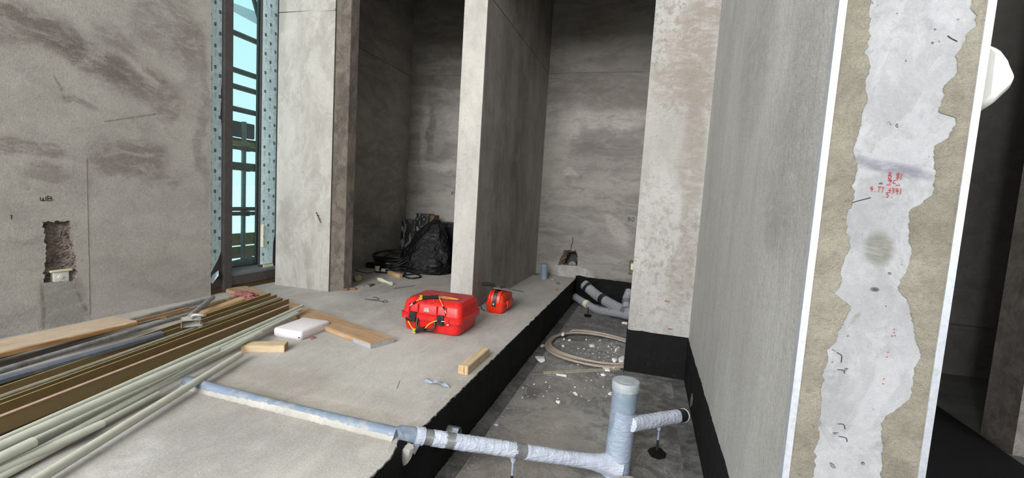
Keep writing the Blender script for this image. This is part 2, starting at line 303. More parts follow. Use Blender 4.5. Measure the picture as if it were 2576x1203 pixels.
def netmat():
    n = NT('torn_debris_net'); t = n.n('ShaderNodeBsdfTransparent'); mx = n.n('ShaderNodeMixShader'); mx.inputs[0].default_value = .35
    n.fin(s2l((120, 150, 170)), .9); n.t.links.new(t.outputs[0], mx.inputs[1]); n.t.links.new(n.b.outputs[0], mx.inputs[2]); n.t.links.new(mx.outputs[0], n.out.inputs[0]); return n.m
M['net'] = netmat()
def groundmat():
    n = NT('pale_desert_ground'); a = n.noise(.012, 8, .65, n.map((.4, 1, 1))); b = n.noise(.05, 6, .7)
    return n.fin(n.mix(n.math('MULTIPLY', n.mr(b, .5, .6), n.mr(a, .4, .6)), s2l((244, 246, 236)), s2l((206, 212, 196))), .95)
M['ground'] = groundmat()

# ------------------------------------------------------------------ mesh helpers
def wloc(o):
    v = Vector((0, 0, 0))
    while o is not None: v += o.location; o = o.parent
    return v
class MB:
    def __init__(s): s.v = []; s.f = []
    def add(s, vs, fs):
        b = len(s.v); s.v += [Vector(p) for p in vs]; s.f += [tuple(b+i for i in f) for f in fs]; return s
    def box(s, lo, hi, m=None):
        x0, y0, z0 = lo; x1, y1, z1 = hi
        vs = [Vector(p) for p in ((x0, y0, z0), (x1, y0, z0), (x1, y1, z0), (x0, y1, z0), (x0, y0, z1), (x1, y0, z1), (x1, y1, z1), (x0, y1, z1))]
        if m: vs = [m @ p for p in vs]
        return s.add(vs, [(3, 2, 1, 0), (4, 5, 6, 7), (0, 1, 5, 4), (1, 2, 6, 5), (2, 3, 7, 6), (3, 0, 4, 7)])
    def quad(s, a, b, c, d): return s.add([a, b, c, d], [(0, 1, 2, 3)])
    def tube(s, path, r, n=12, cap=True, rfn=None, closed=False):
        P = [Vector(p) for p in path]; L = len(P); rings = []; d = 0.0
        t0 = (P[1]-P[0]).normalized(); u = t0.orthogonal().normalized()
        for i, p in enumerate(P):
            if closed: t = (P[(i+1) % L]-P[i-1]).normalized()
            else: t = (P[min(i+1, L-1)]-P[max(i-1, 0)]).normalized()
            u = (u-t*u.dot(t)).normalized(); w = t.cross(u)
            if i: d += (P[i]-P[i-1]).length
            ring = []
            for k in range(n):
                a = 2*math.pi*k/n; rr = (r(i/(L-1)) if callable(r) else r)*(rfn(d, a) if rfn else 1)
                ring.append(p+(u*math.cos(a)+w*math.sin(a))*rr)
            rings.append(ring)
        vs = [q for ring in rings for q in ring]; fs = []
        for i in range(L if closed else L-1):
            j = (i+1) % L
            for k in range(n): fs.append((i*n+k, i*n+(k+1) % n, j*n+(k+1) % n, j*n+k))
        if cap and not closed: fs += [tuple(reversed(range(n))), tuple((L-1)*n+k for k in range(n))]
        return s.add(vs, fs)
    def loft(s, secs, cap=True):
        n = len(secs[0]); fs = []
        for i in range(len(secs)-1):
            for k in range(n): fs.append((i*n+k, i*n+(k+1) % n, (i+1)*n+(k+1) % n, (i+1)*n+k))
        if cap: fs += [tuple(reversed(range(n))), tuple((len(secs)-1)*n+k for k in range(n))]
        return s.add([p for c in secs for p in c], fs)
    def build(s, name, mat, parent=None, smooth=None, bevel=0.0, origin=None, at0=False):
        me = bpy.data.meshes.new(name)
        if parent is not None: o0 = wloc(parent)
        elif at0: o0 = Vector((0, 0, 0))
        else:
            xs = [p.x for p in s.v]; ys = [p.y for p in s.v]; zs = [p.z for p in s.v]
            o0 = Vector(((min(xs)+max(xs))/2, (min(ys)+max(ys))/2, min(zs)))
        if origin is not None: o0 = Vector(origin)
        me.from_pydata([tuple(p-o0) for p in s.v], [], s.f); me.validate()
        bm = bmesh.new(); bm.from_mesh(me); bmesh.ops.recalc_face_normals(bm, faces=bm.faces)
        if bevel:
            es = [e for e in bm.edges if len(e.link_faces) == 2 and e.calc_face_angle(0) > R(30)]
            bmesh.ops.bevel(bm, geom=es, offset=bevel, segments=2, affect='EDGES', clamp_overlap=True)
        bm.to_mesh(me); bm.free()
        if smooth is not None:
            for p in me.polygons: p.use_smooth = True
            me.set_sharp_from_angle(angle=R(smooth))
        if mat: me.materials.append(M[mat] if isinstance(mat, str) else mat)
        o = bpy.data.objects.new(name, me); C.objects.link(o)
        if parent is not None: o.parent = parent
        else: o.location = o0
        return o
def tag(o, label=None, cat=None, group=None, kind=None):
    if label: o['label'] = label
    if cat: o['category'] = cat
    if group: o['group'] = group
    if kind: o['kind'] = kind
    return o
def thing(name, label, cat, loc=(0, 0, 0), group=None):
    o = bpy.data.objects.new(name, None); C.objects.link(o); o.location = loc; o.empty_display_size = .1
    return tag(o, label, cat, group)
def struct(name, mb, mat, label=None, parent=None, smooth=None):
    o = mb.build(name, mat, parent, smooth, at0=True)
    if parent is None: o['kind'] = 'structure'
    if label: o['label'] = label
    return o
def lerp(a, b, t): return Vector(a)*(1-t)+Vector(b)*t
def path(a, b, n): return [lerp(a, b, i/n) for i in range(n+1)]
def frame(P0, P1, upv=(0, 0, 1)):
    x = (Vector(P1)-Vector(P0)).normalized(); z = Vector(upv); z = (z-x*z.dot(x)).normalized(); y = z.cross(x)
    return Matrix.Translation(P0) @ Matrix((x, y, z)).transposed().to_4x4()
def place(o, m): o.location = (0, 0, 0); o.matrix_world = m; return o
def nz(x, y=0, z=0): return noise.noise(Vector((x, y, z)))
def catmull(pts, n=8):
    P = [Vector(p) for p in pts]; P = [P[0]*2-P[1]]+P+[P[-1]*2-P[-2]]; out = []
    for i in range(1, len(P)-2):
        for k in range(n):
            t = k/n; a, b, c, d = P[i-1], P[i], P[i+1], P[i+2]
            out.append(.5*((2*b)+(c-a)*t+(2*a-5*b+4*c-d)*t*t+(3*b-a-3*c+d)*t**3))
    out.append(P[-2]); return out
def rrect(x0, x1, y0, y1, r, z, n=5):
    out = []
    for cx_, cy_, a0 in ((x1-r, y1-r, 0), (x0+r, y1-r, 90), (x0+r, y0+r, 180), (x1-r, y0+r, 270)):
        for k in range(n+1):
            a = R(a0+90*k/n); out.append(Vector((cx_+r*math.cos(a), cy_+r*math.sin(a), z)))
    return out

STROKES = {'W': [[(0, 1), (.1, 0), (.5, .6), (.8, 0), (1, 1)]], 'w': [[(0, .8), (.05, .05), (.4, 0), (.5, .6), (.55, 0), (.9, .05), (1, .9)]],
 'B': [[(0, 0), (0, 1), (.6, .9), (.55, .6), (0, .5), (.8, .45), (.8, .1), (0, 0)]], 'O': [[(.5, 1), (0, .6), (.2, 0), (.8, .1), (.9, .7), (.5, 1)]],
 '8': [[(.6, .5), (.1, .8), (.5, 1), (.8, .8), (.2, .2), (.5, 0), (.8, .25), (.6, .5)]], '1': [[(.4, 1), (.4, 0)]], '7': [[(0, 1), (.7, 1), (.35, 0)]], '9': [[(.8, .8), (.3, 1), (.1, .7), (.7, .6), (.8, .8), (.5, 0)]],
 '6': [[(.7, 1), (.2, .5), (.2, .1), (.7, .1), (.6, .5), (.2, .4)]], '4': [[(.1, 1), (.1, .5), (.8, .5)], [(.6, 1), (.6, 0)]], '5': [[(.8, 1), (.2, 1), (.2, .6), (.7, .5), (.6, 0), (.1, 0)]],
 '3': [[(0, 1), (.7, .9), (.3, .55), (.8, .3), (.1, 0)]], '+': [[(.5, .9), (.5, .1)], [(0, .5), (1, .5)]], '.': [[(.4, 0), (.55, .05)]], '-': [[(0, .5), (.9, .5)]], '2': [[(0, .8), (.6, 1), (.6, .6), (0, 0), (.9, 0)]],
 'C': [[(.8, .9), (.2, .8), (.1, .2), (.7, 0)]], 'A': [[(0, 0), (.45, 1), (.9, 0)], [(.2, .4), (.7, .4)]], 'V': [[(0, 1), (.4, 0), (.9, 1)]], 'L': [[(0, 1), (0, 0), (.7, 0)]], 'I': [[(.4, 1), (.4, 0)]], 'N': [[(0, 0), (0, 1), (.8, 0), (.8, 1)]],
 'T': [[(0, 1), (.9, 1)], [(.45, 1), (.45, 0)]], 'M': [[(0, 0), (.1, 1), (.45, .3), (.8, 1), (.9, 0)]], 'J': [[(.6, 1), (.6, .1), (.1, .1)]], 'D': [[(0, 0), (0, 1), (.7, .7), (.7, .3), (0, 0)]], 'H': [[(0, 0), (0, 1)], [(0, .5), (.8, .5)], [(.8, 0), (.8, 1)]], ' ': []}
def writing(mb, text, org, ux, uz, h, w, thick, adv=1.25):
    """pen strokes as thin raised ribbons on a surface"""
    ux = Vector(ux); uz = Vector(uz); nn = ux.cross(uz).normalized()
    for i, ch in enumerate(text):
        for st in STROKES[ch]:
            pts = [Vector(org)+ux*((i*adv+a+rnd.uniform(-.04, .04))*w)+uz*((b+rnd.uniform(-.04, .04))*h) for a, b in st]
            for a, b in zip(pts[:-1], pts[1:]):
                d = (b-a).normalized(); s = nn.cross(d)*thick/2; e = d*thick*.3
                mb.add([a-s-e, b-s+e, b+s+e, a+s-e, a-s-e+nn*.0008, b-s+e+nn*.0008, b+s+e+nn*.0008, a+s-e+nn*.0008],
                       [(4, 5, 6, 7), (0, 1, 5, 4), (1, 2, 6, 5), (2, 3, 7, 6), (3, 0, 4, 7)])

def holed(mb, outer, hole, to3):
    """flat face with a ragged hole; outer and hole are 2D loops, to3 maps to 3D"""
    loops = [[Vector((a, b, 0)) for a, b in outer], [Vector((a, b, 0)) for a, b in hole]]
    tris = tessellate_polygon(loops); pts = loops[0]+loops[1]
    mb.add([to3(p.x, p.y) for p in pts], [tuple(t) for t in tris])
def jag(pts, step, amp, seed, dy=None):
    out = []; L = len(pts)
    for i in range(L):
        a = Vector((*pts[i], 0)); b = Vector((*pts[(i+1) % L], 0)); k = max(1, int((b-a).length/step))
        for j in range(k):
            p = a.lerp(b, j/k); out.append((p.x+amp*(nz(p.x*37, p.y*37, seed)+.6*nz(p.x*110, p.y*110, seed+5)), p.y+amp*(nz(p.x*37, p.y*37, seed+9)+.6*nz(p.x*110, p.y*110, seed+14))))
    return out

# ================================================================== SETTING
TZ = -.385; SX = -1.025; BY = 7.18; RX = .448; EY = 1.472; PY = 4.36; TOP = 9.0
# slab (upper floor) with a ragged edge and a broken notch where the pipe leaves it
mb = MB(); ys = []; y = -8.2
while y < BY+.01: ys.append(y); y += .016 if 1.3 < y < 7 else .05
def edge_x(y):
    e = SX+.010*nz(y*9, 3)+.006*nz(y*40, 7)+.004*nz(y*110, 2)
    if 1.74 < y < 2.06: e -= .055*max(0, 1-abs(y-1.9)/.16)*(1+.5*nz(y*50, 1))
    return e
n = len(ys)
rows = [[Vector((xx, y, 0)) for y in ys] for xx in (-4.6, -3.0, -2.0, -1.4)]+[[Vector((edge_x(y)-.03, y, .0)) for y in ys], [Vector((edge_x(y), y, -.003-.004*abs(nz(y*60, 5)))) for y in ys], [Vector((edge_x(y)+.004, y, -.018+.008*nz(y*45, 4))) for y in ys]]
mb.add([p for r in rows for p in r], [(i*n+j, (i+1)*n+j, (i+1)*n+j+1, i*n+j+1) for i in range(len(rows)-1) for j in range(n-1)])
mb.add([(-4.6, -8.2, 0), (SX-.06, -8.2, 0), (SX-.06, -8.2, -.5), (-4.6, -8.2, -.5), (-4.6, BY, 0), (SX-.06, BY, 0), (SX-.06, BY, -.5), (-4.6, BY, -.5)], [(0, 1, 2, 3), (4, 5, 6, 7), (3, 2, 6, 7), (0, 3, 7, 4)])
floor = struct('floor', mb, 'floor', 'pale grey rough concrete slab beside the black sunken trench')
mb2 = MB(); cn = onZ(1018, 1134, -.05)
mb2.loft([[cn+Vector((a*k*.045+.01*nz(a*5, k), b*k*.03, z)) for a, b in ((1, 0), (.6, .8), (-.2, 1), (-1, .5), (-.9, -.6), (0, -1), (.8, -.7))] for z, k in ((.024, 1.1), (.0, 1.0), (-.03, .75), (-.06, .35), (-.075, .1))])
struct('broken_lip', mb2, 'floor', 'broken pale concrete lump under the pipe coupling', floor, 40)
# black painted side of the slab
mb = MB(); zs = [0, -.02, -.045, -.09, -.16, -.24, -.32, TZ-.03]; cols = []
for y in ys:
    c = []
    for k, z in enumerate(zs):
        if k == 0: z = -.006+.010*nz(y*31, 8)+.006*nz(y*90, 3); x = edge_x(y)+.006
        else: x = edge_x(y)*.5+SX*.5+.012+.006*nz(y*14, z*14)+.004*nz(y*50, z*50, 3)
        c.append(Vector((x, y, z)))
    cols.append(c)
mb.add([p for c in cols for p in c], [(i*8+k, i*8+k+1, (i+1)*8+k+1, (i+1)*8+k) for i in range(n-1) for k in range(7)])
struct('slab_side', mb, 'black', 'black bitumen painted side of the slab', floor, 40)
# trench floor
mb = MB(); mb.box((SX-.05, -8.2, TZ-.1), (RX+.2, BY+.05, TZ)); ftr = struct('floor_trench', mb, 'floor_trench', 'dark dusty membrane floor of the sunken trench')
# membrane skirts, a welded fold along each wall foot
mb = MB()
def skirt(mb, a, b, nx, ny, w, seed):
    a = Vector(a); b = Vector(b); k = int((b-a).length/.04); L = []
    for i in range(k+1):
        p = a.lerp(b, i/k); ww = w+.008*nz(i*.23, seed)+.003*nz(i*.9, seed)
        o_ = Vector((nx, ny, 0))
        L.append([p+Vector((0, 0, .016)), p+o_*(ww*.5)+Vector((0, 0, .009)), p+o_*ww+Vector((0, 0, .005)), p+o_*(ww+.004)])
    mb.add([q for r in L for q in r], [(i*4+j, i*4+j+1, i*4+j+5, i*4+j+4) for i in range(k) for j in range(3)])
skirt(mb, (SX+.005, 1.2, TZ), (SX+.005, BY, TZ), 1, 0, .10, 1); skirt(mb, (RX, 1.2, TZ), (RX, PY, TZ), -1, 0, .11, 2); skirt(mb, (-.095, PY, TZ), (RX, PY, TZ), 0, -1, .10, 3)
struct('membrane_skirt', mb, 'skirt', 'folded black membrane strip along the trench foot', ftr)

# walls
def wallbox(name, lo, hi, mat, label, grooves=(), face=None, grooveface=None):
    """box wall; shadow-gap grooves at given heights are cut into the visible faces"""
    mb = MB(); zs = [lo[2]]
    for g in grooves: zs += [g-.007, g+.007]
    zs.append(hi[2])
    def ringat(z, d): return [Vector((lo[0]+d, lo[1]+d, z)), Vector((hi[0]-d, lo[1]+d, z)), Vector((hi[0]-d, hi[1]-d, z)), Vector((lo[0]+d, hi[1]-d, z))]
    secs = [ringat(zs[0], 0)]
    for g in grooves: secs += [ringat(g-.007, 0), ringat(g-.006, .016), ringat(g+.006, .016), ringat(g+.007, 0)]
    secs.append(ringat(zs[-1], 0)); mb.loft(secs)
    return struct(name, mb, mat, label)
GZ = 3.2
# left wall with chased slot
hp = [onX(a, b, LW) for a, b in ((108, 558), (174, 556), (180, 600), (190, 640), (195, 706), (108, 712), (116, 660), (113, 600))]
hole = jag([(p.y, p.z) for p in reversed(hp)], .010, .018, 2.0)
WE = 3.545
mb = MB(); holed(mb, [(-1.0, 0), (WE, 0), (WE, TOP), (-1.0, TOP)], hole, lambda a, b: Vector((LW, a, b)))
mb.box((LW-.30, WE-.3, 0), (LW-.0005, WE, TOP)); mb.box((LW-.30, -1.0, 0), (LW-.12, WE-.3, TOP)); mb.box((LW-.30, -8.2, 0), (LW, -4.2, TOP)); mb.box((LW-.30, -4.2, 6.0), (LW, -1.0, TOP)); mb.box((LW-.30, -4.2, 0), (LW, -1.0, .9))
wl = struct('wall_left', mb, 'wall_left', 'rough grey rendered wall with brown trowel smears')
mb = MB(); k = len(hole); rings = []
for d, sc_ in ((0, 1), (.012, 1.01), (.035, .99), (.06, 1.0)):
    cyy = sum(p[0] for p in hole)/k; czz = sum(p[1] for p in hole)/k
    rings.append([Vector((LW-d, cyy+(a-cyy)*sc_+.006*nz(a*60, b*60, d*50), czz+(b-czz)*sc_+.006*nz(a*60, b*60, d*50+4))) for a, b in hole])
mb.loft(rings, cap=False)
g = 34; gy0, gy1, gz0, gz1 = min(p[0] for p in hole)-.02, max(p[0] for p in hole)+.02, min(p[1] for p in hole)-.02, max(p[1] for p in hole)+.02
vs = []
for j in range(g*2+1):
    for i in range(g+1):
        a = gy0+(gy1-gy0)*i/g; b = gz0+(gz1-gz0)*j/(g*2)
        t = (a-cyy)/(gy1-cyy); d = .042-.026*max(0, t)+.010*nz(a*45, b*80, 1)+.007*nz(a*120, b*160, 4)
        vs.append((LW-d, a, b))
mb.add(vs, [(j*(g+1)+i, j*(g+1)+i+1, (j+1)*(g+1)+i+1, (j+1)*(g+1)+i) for j in range(g*2) for i in range(g)])
struct('chased_slot', mb, 'rough_core', 'ragged vertical slot cut into the left wall', wl)
p = onX(152, 690, LW-.03)
t = thing('conduit_box', 'small white plastic conduit box stuck in the slot chased in the left wall', 'conduit box', (LW-.045, p.y, p.z-.03))
mb = MB(); mb.loft([rrect(LW-.075, LW-.012, p.y-.055, p.y+.050, .012, z) for z in (p.z-.06, p.z+.022)]); mb.build('box_body', 'white', t, 30, .003)
mb = MB(); mb.loft([rrect(LW-.08, LW-.004, p.y-.075, p.y+.070, .012, z) for z in (p.z+.023, p.z+.038)]); mb.build('lid', 'cream', t, 30, .002)
mb = MB(); mb.tube([(LW-.012, p.y-.012, p.z-.018), (LW-.004, p.y-.012, p.z-.018)], .014, 12); mb.build('pipe_socket', 'white', t, 30)
# edge nicks along the wall end
mb = MB()
writing(mb, 'wB', onX(101, 505, LW)+Vector((.001, 0, 0)), (0, 1, 0), (0, 0, 1), .034, .034, .004)
writing(mb, 'T', onX(26, 552, LW)+Vector((.001, 0, 0)), (0, 1, 0), (0, 0, 1), .028, .012, .004)
struct('wall_writing', mb, 'marker', 'black marker letters WB on the left wall', wl)
mb = MB()   # faint straight joint line scratched in the render
q0 = onX(217, 400, LW); q1 = onX(230, 790, LW); mb.box((LW-.0002, q0.y-.002, q1.z), (LW+.0022, q0.y+.002, q0.z))
q0 = onX(262, 305, LW); q1 = onX(392, 286, LW); s = Vector((0, 0, .004)); nrm = Vector((.002, 0, 0))
mb.add([q0-s, q1-s, q1+s, q0+s, q0-s+nrm, q1-s+nrm, q1+s+nrm, q0+s+nrm], [(4, 5, 6, 7), (0, 1, 5, 4), (1, 2, 6, 5), (2, 3, 7, 6), (3, 0, 4, 7)])
struct('render_ridge', mb, 'mortar', 'thin ridge of render on the left wall', wl)

# column between window and left alcove, with its raw jamb and metal bead
CXL, CXR = -4.20, -3.455
mb = MB()
for g0, g1 in ((0, 3.134), (3.144, TOP)):
    mb.loft([[Vector(q) for q in ((CXL, PY-.05, z), (CXR, PY-.02, z), (CXR, 4.62, z), (LW-.02, 4.62, z), (LW-.02, 4.46, z))] for z in (g0, g1)])
mb.box((CXL+.01, PY-.03, 3.13), (CXR-.01, 4.6, 3.15))
wc = struct('wall_column', mb, 'column', 'pale trowelled concrete column face between window and left alcove')
mb = MB(); k = 90; L = []
for i in range(k+1):
    z = TOP*i/k; f = lambda s_: .006*nz(z*5, s_)+.004*nz(z*21, s_)
    L.append([Vector((CXR+.004, PY-.012, z)), Vector((CXR+.03+f(1), PY+.02+f(5), z)), Vector((CXR+.065+f(2), PY+.07, z)), Vector((-3.36+f(3)*.4, 4.475, z)), Vector((-3.36, 4.62, z)), Vector((CXR, 4.62, z))])
mb.loft(L); struct('column_jamb', mb, 'jamb', 'rough brown unplastered jamb strip of the column', wc)
mb = MB()
def angle_bead(mb, x, y, sxn, syn, z0, z1, w=.016, t=.0025):
    mb.box((min(x, x+sxn*w), min(y, y-syn*t), z0), (max(x, x+sxn*w), max(y, y-syn*t), z1))
for i in range(24):
    z0 = i*.272; mb.tube([(CXR+.002+.0015*nz(z0), PY-.026, z0), (CXR+.002, PY-.026, z0+.272)], .0035, 6)
o = struct('trim_1', mb, 'gasket', 'thin dark corner bead between column face and raw jamb', None, 40)
mb = MB(); P = onY(795, 538, PY-.045)
for i, w_ in enumerate((.5, .9, .6, .8, .5)):
    a = P+Vector((i*.014, -.003, -i*.024)); mb.box((a.x, a.y, a.z), (a.x+.016*w_+.004, a.y+.001, a.z+.018))
struct('column_writing', mb, 'marker', 'small black slanted marker scribble on the column', wc)

# alcove walls
wallbox('wall_alcove_left', (-4.5, 4.62, 0), (-4.13, BY, TOP), 'alcove_side', 'dark grey left side wall of the left alcove', (GZ,))
wb_ = None
# back wall with two ragged openings
hb = [onY(a, b, BY) for a, b in ((1403, 667), (1410, 652), (1416, 640), (1418, 630), (1432, 629), (1450, 632), (1453, 645), (1453, 668))]
hole2 = jag([(p.x, p.z) for p in hb], .02, .016, 5.0)
mb = MB(); hole2l = hole2
for xa, xb, za, zb, hl in ((-4.6, 1.2, -.5, GZ-.007, hole2l), (-4.6, 1.2, GZ+.007, TOP, None)):
    if hl: holed(mb, [(xa, za), (xb, za), (xb, zb), (xa, zb)], hl, lambda a, b: Vector((a, BY, b)))
    else: mb.quad((xa, BY, za), (xb, BY, za), (xb, BY, zb), (xa, BY, zb))
mb.box((-4.6, BY+.01, GZ-.02), (1.2, BY+.02, GZ+.02)); mb.box((-4.6, BY+.35, -.5), (1.2, BY+.45, TOP))
mb.box((-4.6, BY+.001, TOP-.1), (1.2, BY+.4, TOP))
wb_ = struct('wall_back', mb, 'wall_back', 'grey blotchy concrete back wall with a fine horizontal joint')
mb = MB(); k = len(hole2l); cx_ = sum(p[0] for p in hole2l)/k; cz_ = sum(p[1] for p in hole2l)/k
mb.loft([[Vector((cx_+(a-cx_)*s_+.02*sh+.014*nz(a*50, b*50, d*30), BY+d, cz_+(b-cz_)*s_-.01*sh+.014*nz(a*50, b*50, d*30+7))) for a, b in hole2l] for d, s_, sh in ((-.004, 1.03, 0), (.03, .93, .4), (.07, .83, 1), (.12, .76, 1.6), (.2, .74, 1.8), (.3, .74, 1.8))], cap=False)
struct('broken_hole_lining', mb, 'rubble_edge', 'crumbling brown rim of the hole in the back wall', wb_)
mb = MB(); mb.box((cx_-.3, BY+.30, cz_-.3), (cx_+.3, BY+.31, cz_+.3)); struct('hole_shade_sheet', mb, 'gasket', 'black sheet standing in for the shade inside the hole', wb_)  # black sheet stands in for the shade deep in the hole
P = onY(1437, 661, BY+.04)
mb = MB(); mb.tube(path(P+Vector((.02, -.0, -.035)), P+Vector((.03, .2, -.03)), 14), .062, 20, True, lambda d, a: 1+.03*nz(d*30, a*2)); tag(mb.build('foil_pipe_end', 'tape', None, 50), 'foil taped round pipe end inside the broken hole in the back wall', 'pipe')
mb = MB(); P = onY(1437, 628, BY); mb.tube([P+Vector((.0, -.004, 0)), P+Vector((-.005, -.006, .07)), P+Vector((.012, -.004, .10)), P+Vector((.012, -.004, .20))], .005, 6)
tag(mb.build('loose_wire', 'marker', None, 40), 'short black wire standing above the broken hole in the back wall', 'wire')
mb = MB(); mb.box((-1.32, BY-.012, 0), (-1.03, BY, .16)); mb.box((-1.03, BY-.012, .03), (-.86, BY, .16))
struct('plaster_patch', mb, 'column', 'lighter square plaster patch below the hole', wb_)
# niche beside the pier
a = onY(1583, 657, BY); mb = MB(); mb.box((a.x, BY-.006, a.z-.21), (a.x+.10, BY+.0, a.z+.02)); struct('niche_edge', mb, 'rubble_edge', 'ragged dark edge of a small wall box recess', wb_)
mb = MB(); mb.box((a.x+.03, BY-.03, a.z-.13), (a.x+.12, BY-.006, a.z-.03)); tag(mb.build('socket_box', 'cream', None, 30, .004), 'small cream socket box in the back wall beside the pier edge', 'socket box')
mb = MB(); writing(mb, 'BO', onY(1580, 556, BY)+Vector((0, -.001, 0)), (1, 0, 0), (0, 0, 1), .06, .042, .007)
writing(mb, '87', onY(1135, 490, BY)+Vector((0, -.001, 0)), (1, 0, 0), (0, 0, 1), .05, .03, .007)
struct('back_wall_writing', mb, 'marker', 'faint black marker letters on the back wall', wb_)
mb = MB()
for i, (px, py) in enumerate(((1040, 488), (1044, 483), (1038, 497), (1043, 500))):
    a = onY(px, py, BY); mb.tube([a+Vector((-.012, -.002, 0)), a+Vector((.012, -.002, .012))], .004, 5)
struct('red_chalk_marks', mb, 'redmarker', 'faint red chalk marks on the back wall', wb_)
# black upstand with boss in the trench end
mb = MB(); k = 60; kz = 12; vs = []
for i in range(k+1):
    for j in range(kz+1):
        x = SX+(RX+.1-SX)*i/k; tp = .035-.02*(x-SX)+.012*nz(x*13, 2)+.02*max(0, 1-abs(x+.95)/.1); z = TZ+(tp-TZ)*j/kz
        d = .010+.012*nz(x*12, z*12)+.07*math.exp(-((x+.80)**2+(z+.02)**2)/.016)*(1 if j < kz else .3)+(.05*math.exp(-((x+.93)**2)/.01)*max(0, min(1, (z+.3)/.2)))
        vs.append((x, BY-max(.004, d), z))
mb.add(vs, [(i*(kz+1)+j, i*(kz+1)+j+1, (i+1)*(kz+1)+j+1, (i+1)*(kz+1)+j) for i in range(k) for j in range(kz)])
struct('back_upstand', mb, 'black', 'lumpy black bitumen upstand at the foot of the back wall', wb_, 50)

# partition
PXL, PXR = -1.935, -1.692
mb = MB()
for g0, g1 in ((0, GZ-.007), (GZ+.007, TOP)): mb.box((PXL, PY+.02, g0), (PXR, BY, g1))
mb.box((PXL+.008, PY+.03, GZ-.01), (PXR-.008, BY, GZ+.01)); wp = struct('wall_partition', mb, 'partition', 'dark grey rendered side of the partition between the alcoves')
mb = MB(); mb.box((PXL-.002, PY-.01, 0), (PXR+.002, PY+.02, TOP)); struct('partition_end', mb, 'partition_front', 'pale narrow end face of the partition', wp)
mb = MB()
for px, py in ((1678, 758), (1686, 828)): a = onY(px, py, PY); mb.box((a.x-.02, a.y-.004, a.z-.006), (a.x+.02, a.y+.001, a.z+.006))
SPOTS = mb
# pier and right wall, alcove right wall
mb = MB(); k = 40; mb.box((-.095, PY, .03), (RX+.5, PY+.34, TOP)); pier = struct('wall_pier', mb, 'pier', 'mottled grey and brown concrete pier')
struct('anchor_marks', SPOTS, 'shard', 'two small rust red anchor marks on the pier', pier)
mb = MB(); vs = []
for i in range(k+1):
    x = -.102+(RX+.102)*i/k; z = .036+.010*nz(x*9)+.008*nz(x*45, 2)-.02*i/k; vs += [(x, PY-.010, TZ), (x, PY-.010-.004*nz(x*20), (TZ+z)/2), (x, PY-.008, z), (x, PY+.01, z)]
mb.add(vs, [(i*4+j, i*4+j+1, i*4+j+5, i*4+j+4) for i in range(k) for j in range(3)])
mb.box((-.103, PY-.009, TZ), (-.095, PY+.3, .03)); mb.box((-.095, PY, TZ), (RX+.5, PY+.34, .03))
struct('pier_upstand', mb, 'black', 'black bitumen foot of the pier', pier)
wallbox('wall_alcove_right', (RX, PY+.34, TZ), (RX+.5, BY, TOP), 'partition', 'hidden right wall of the right alcove')
mb = MB(); mb.box((RX, EY+.004, TZ), (.783, PY, TOP)); wr = struct('wall_right', mb, 'wall_right', 'smooth grey rendered right wall beside the trench')
mb = MB(); vs = []; k = 90
for i in range(k+1):
    y = EY+.01+(PY-EY-.01)*i/k; z = .012+.014*nz(y*5)+.008*nz(y*31, 2); vs += [(RX-.006, y, TZ), (RX-.007-.004*nz(y*9), y, (TZ+z)/2), (RX-.006, y, z), (RX+.001, y, z+.001)]
mb.add(vs, [(i*4+j, i*4+j+1, i*4+j+5, i*4+j+4) for i in range(k) for j in range(3)])
struct('right_upstand', mb, 'black_scuffed', 'scuffed black bitumen foot of the right wall', wr)
# torn membrane flap with dark opening at the right wall
a = onX(1741, 1000, RX); b_ = onX(1738, 1095, RX); c_ = onX(1722, 1030, RX)
mb = MB(); mb.loft([[Vector((RX-.010-e, y, z)) for y, z in ((3.68, -.30), (3.62, -.20), (3.55, -.21), (3.57, -.27), (3.62, -.31))] for e in (0, .006)])
struct('membrane_flap', mb, 'skirt', 'torn lighter membrane flap on the right wall foot', wr)
# end face of the right wall
mb = MB(); mb.box((RX, EY, TZ), (.783, EY+.004, TOP)); ef = struct('wall_end', mb, 'end_face', 'bare pale concrete end of the right wall')
def margin(pts, side, name):
    P = [onY(a, b, EY) for a, b in pts]; loop = []; base = RX+.0 if side < 0 else .783
    zz = [P[0].z+.25]+[p.z for p in P]+[P[-1].z-.3]; xx = [P[0].x]+[p.x for p in P]+[P[-1].x]
    mb = MB(); k = 420; vs = []
    for i in range(k+1):
        z = zz[0]+(zz[-1]-zz[0])*i/k
        for j in range(len(zz)-1):
            if zz[j] >= z >= zz[j+1]: t = (z-zz[j])/(zz[j+1]-zz[j]); break
        t = t*t*(3-2*t); x = xx[j]+(xx[j+1]-xx[j])*t+.010*nz(z*22, side)+.006*nz(z*70, side)+.003*nz(z*200, side)
        vs += [(base, EY, z), (base, EY-.005, z), (base*.5+x*.5, EY-.004-.0015*nz(z*20, 3), z), (x-side*(-.002), EY-.0025, z), (x, EY-.0002, z)]
    mb.add(vs, [(i*5+j, i*5+j+1, i*5+j+6, i*5+j+5) for i in range(k) for j in range(4)])
    struct(name, mb, 'end_plaster', 'olive brown ragged plaster margin', ef)
margin([(2190, 0), (2185, 120), (2180, 230), (2168, 300), (2150, 370), (2155, 420), (2148, 480), (2128, 560), (2140, 600), (2115, 690), (2105, 735), (2140, 775), (2110, 840), (2080, 890), (2070, 960), (2060, 1080), (2045, 1203)], -1, 'plaster_margin')
margin([(2445, 0), (2455, 60), (2430, 90), (2405, 140), (2405, 190), (2375, 220), (2360, 280), (2405, 300), (2390, 345), (2350, 370), (2350, 480), (2285, 540), (2285, 600), (2295, 640), (2262, 720), (2290, 780), (2310, 890), (2290, 1000), (2220, 1060), (2215, 1203)], 1, 'plaster_margin')
mb = MB()
rm = EY-.0012
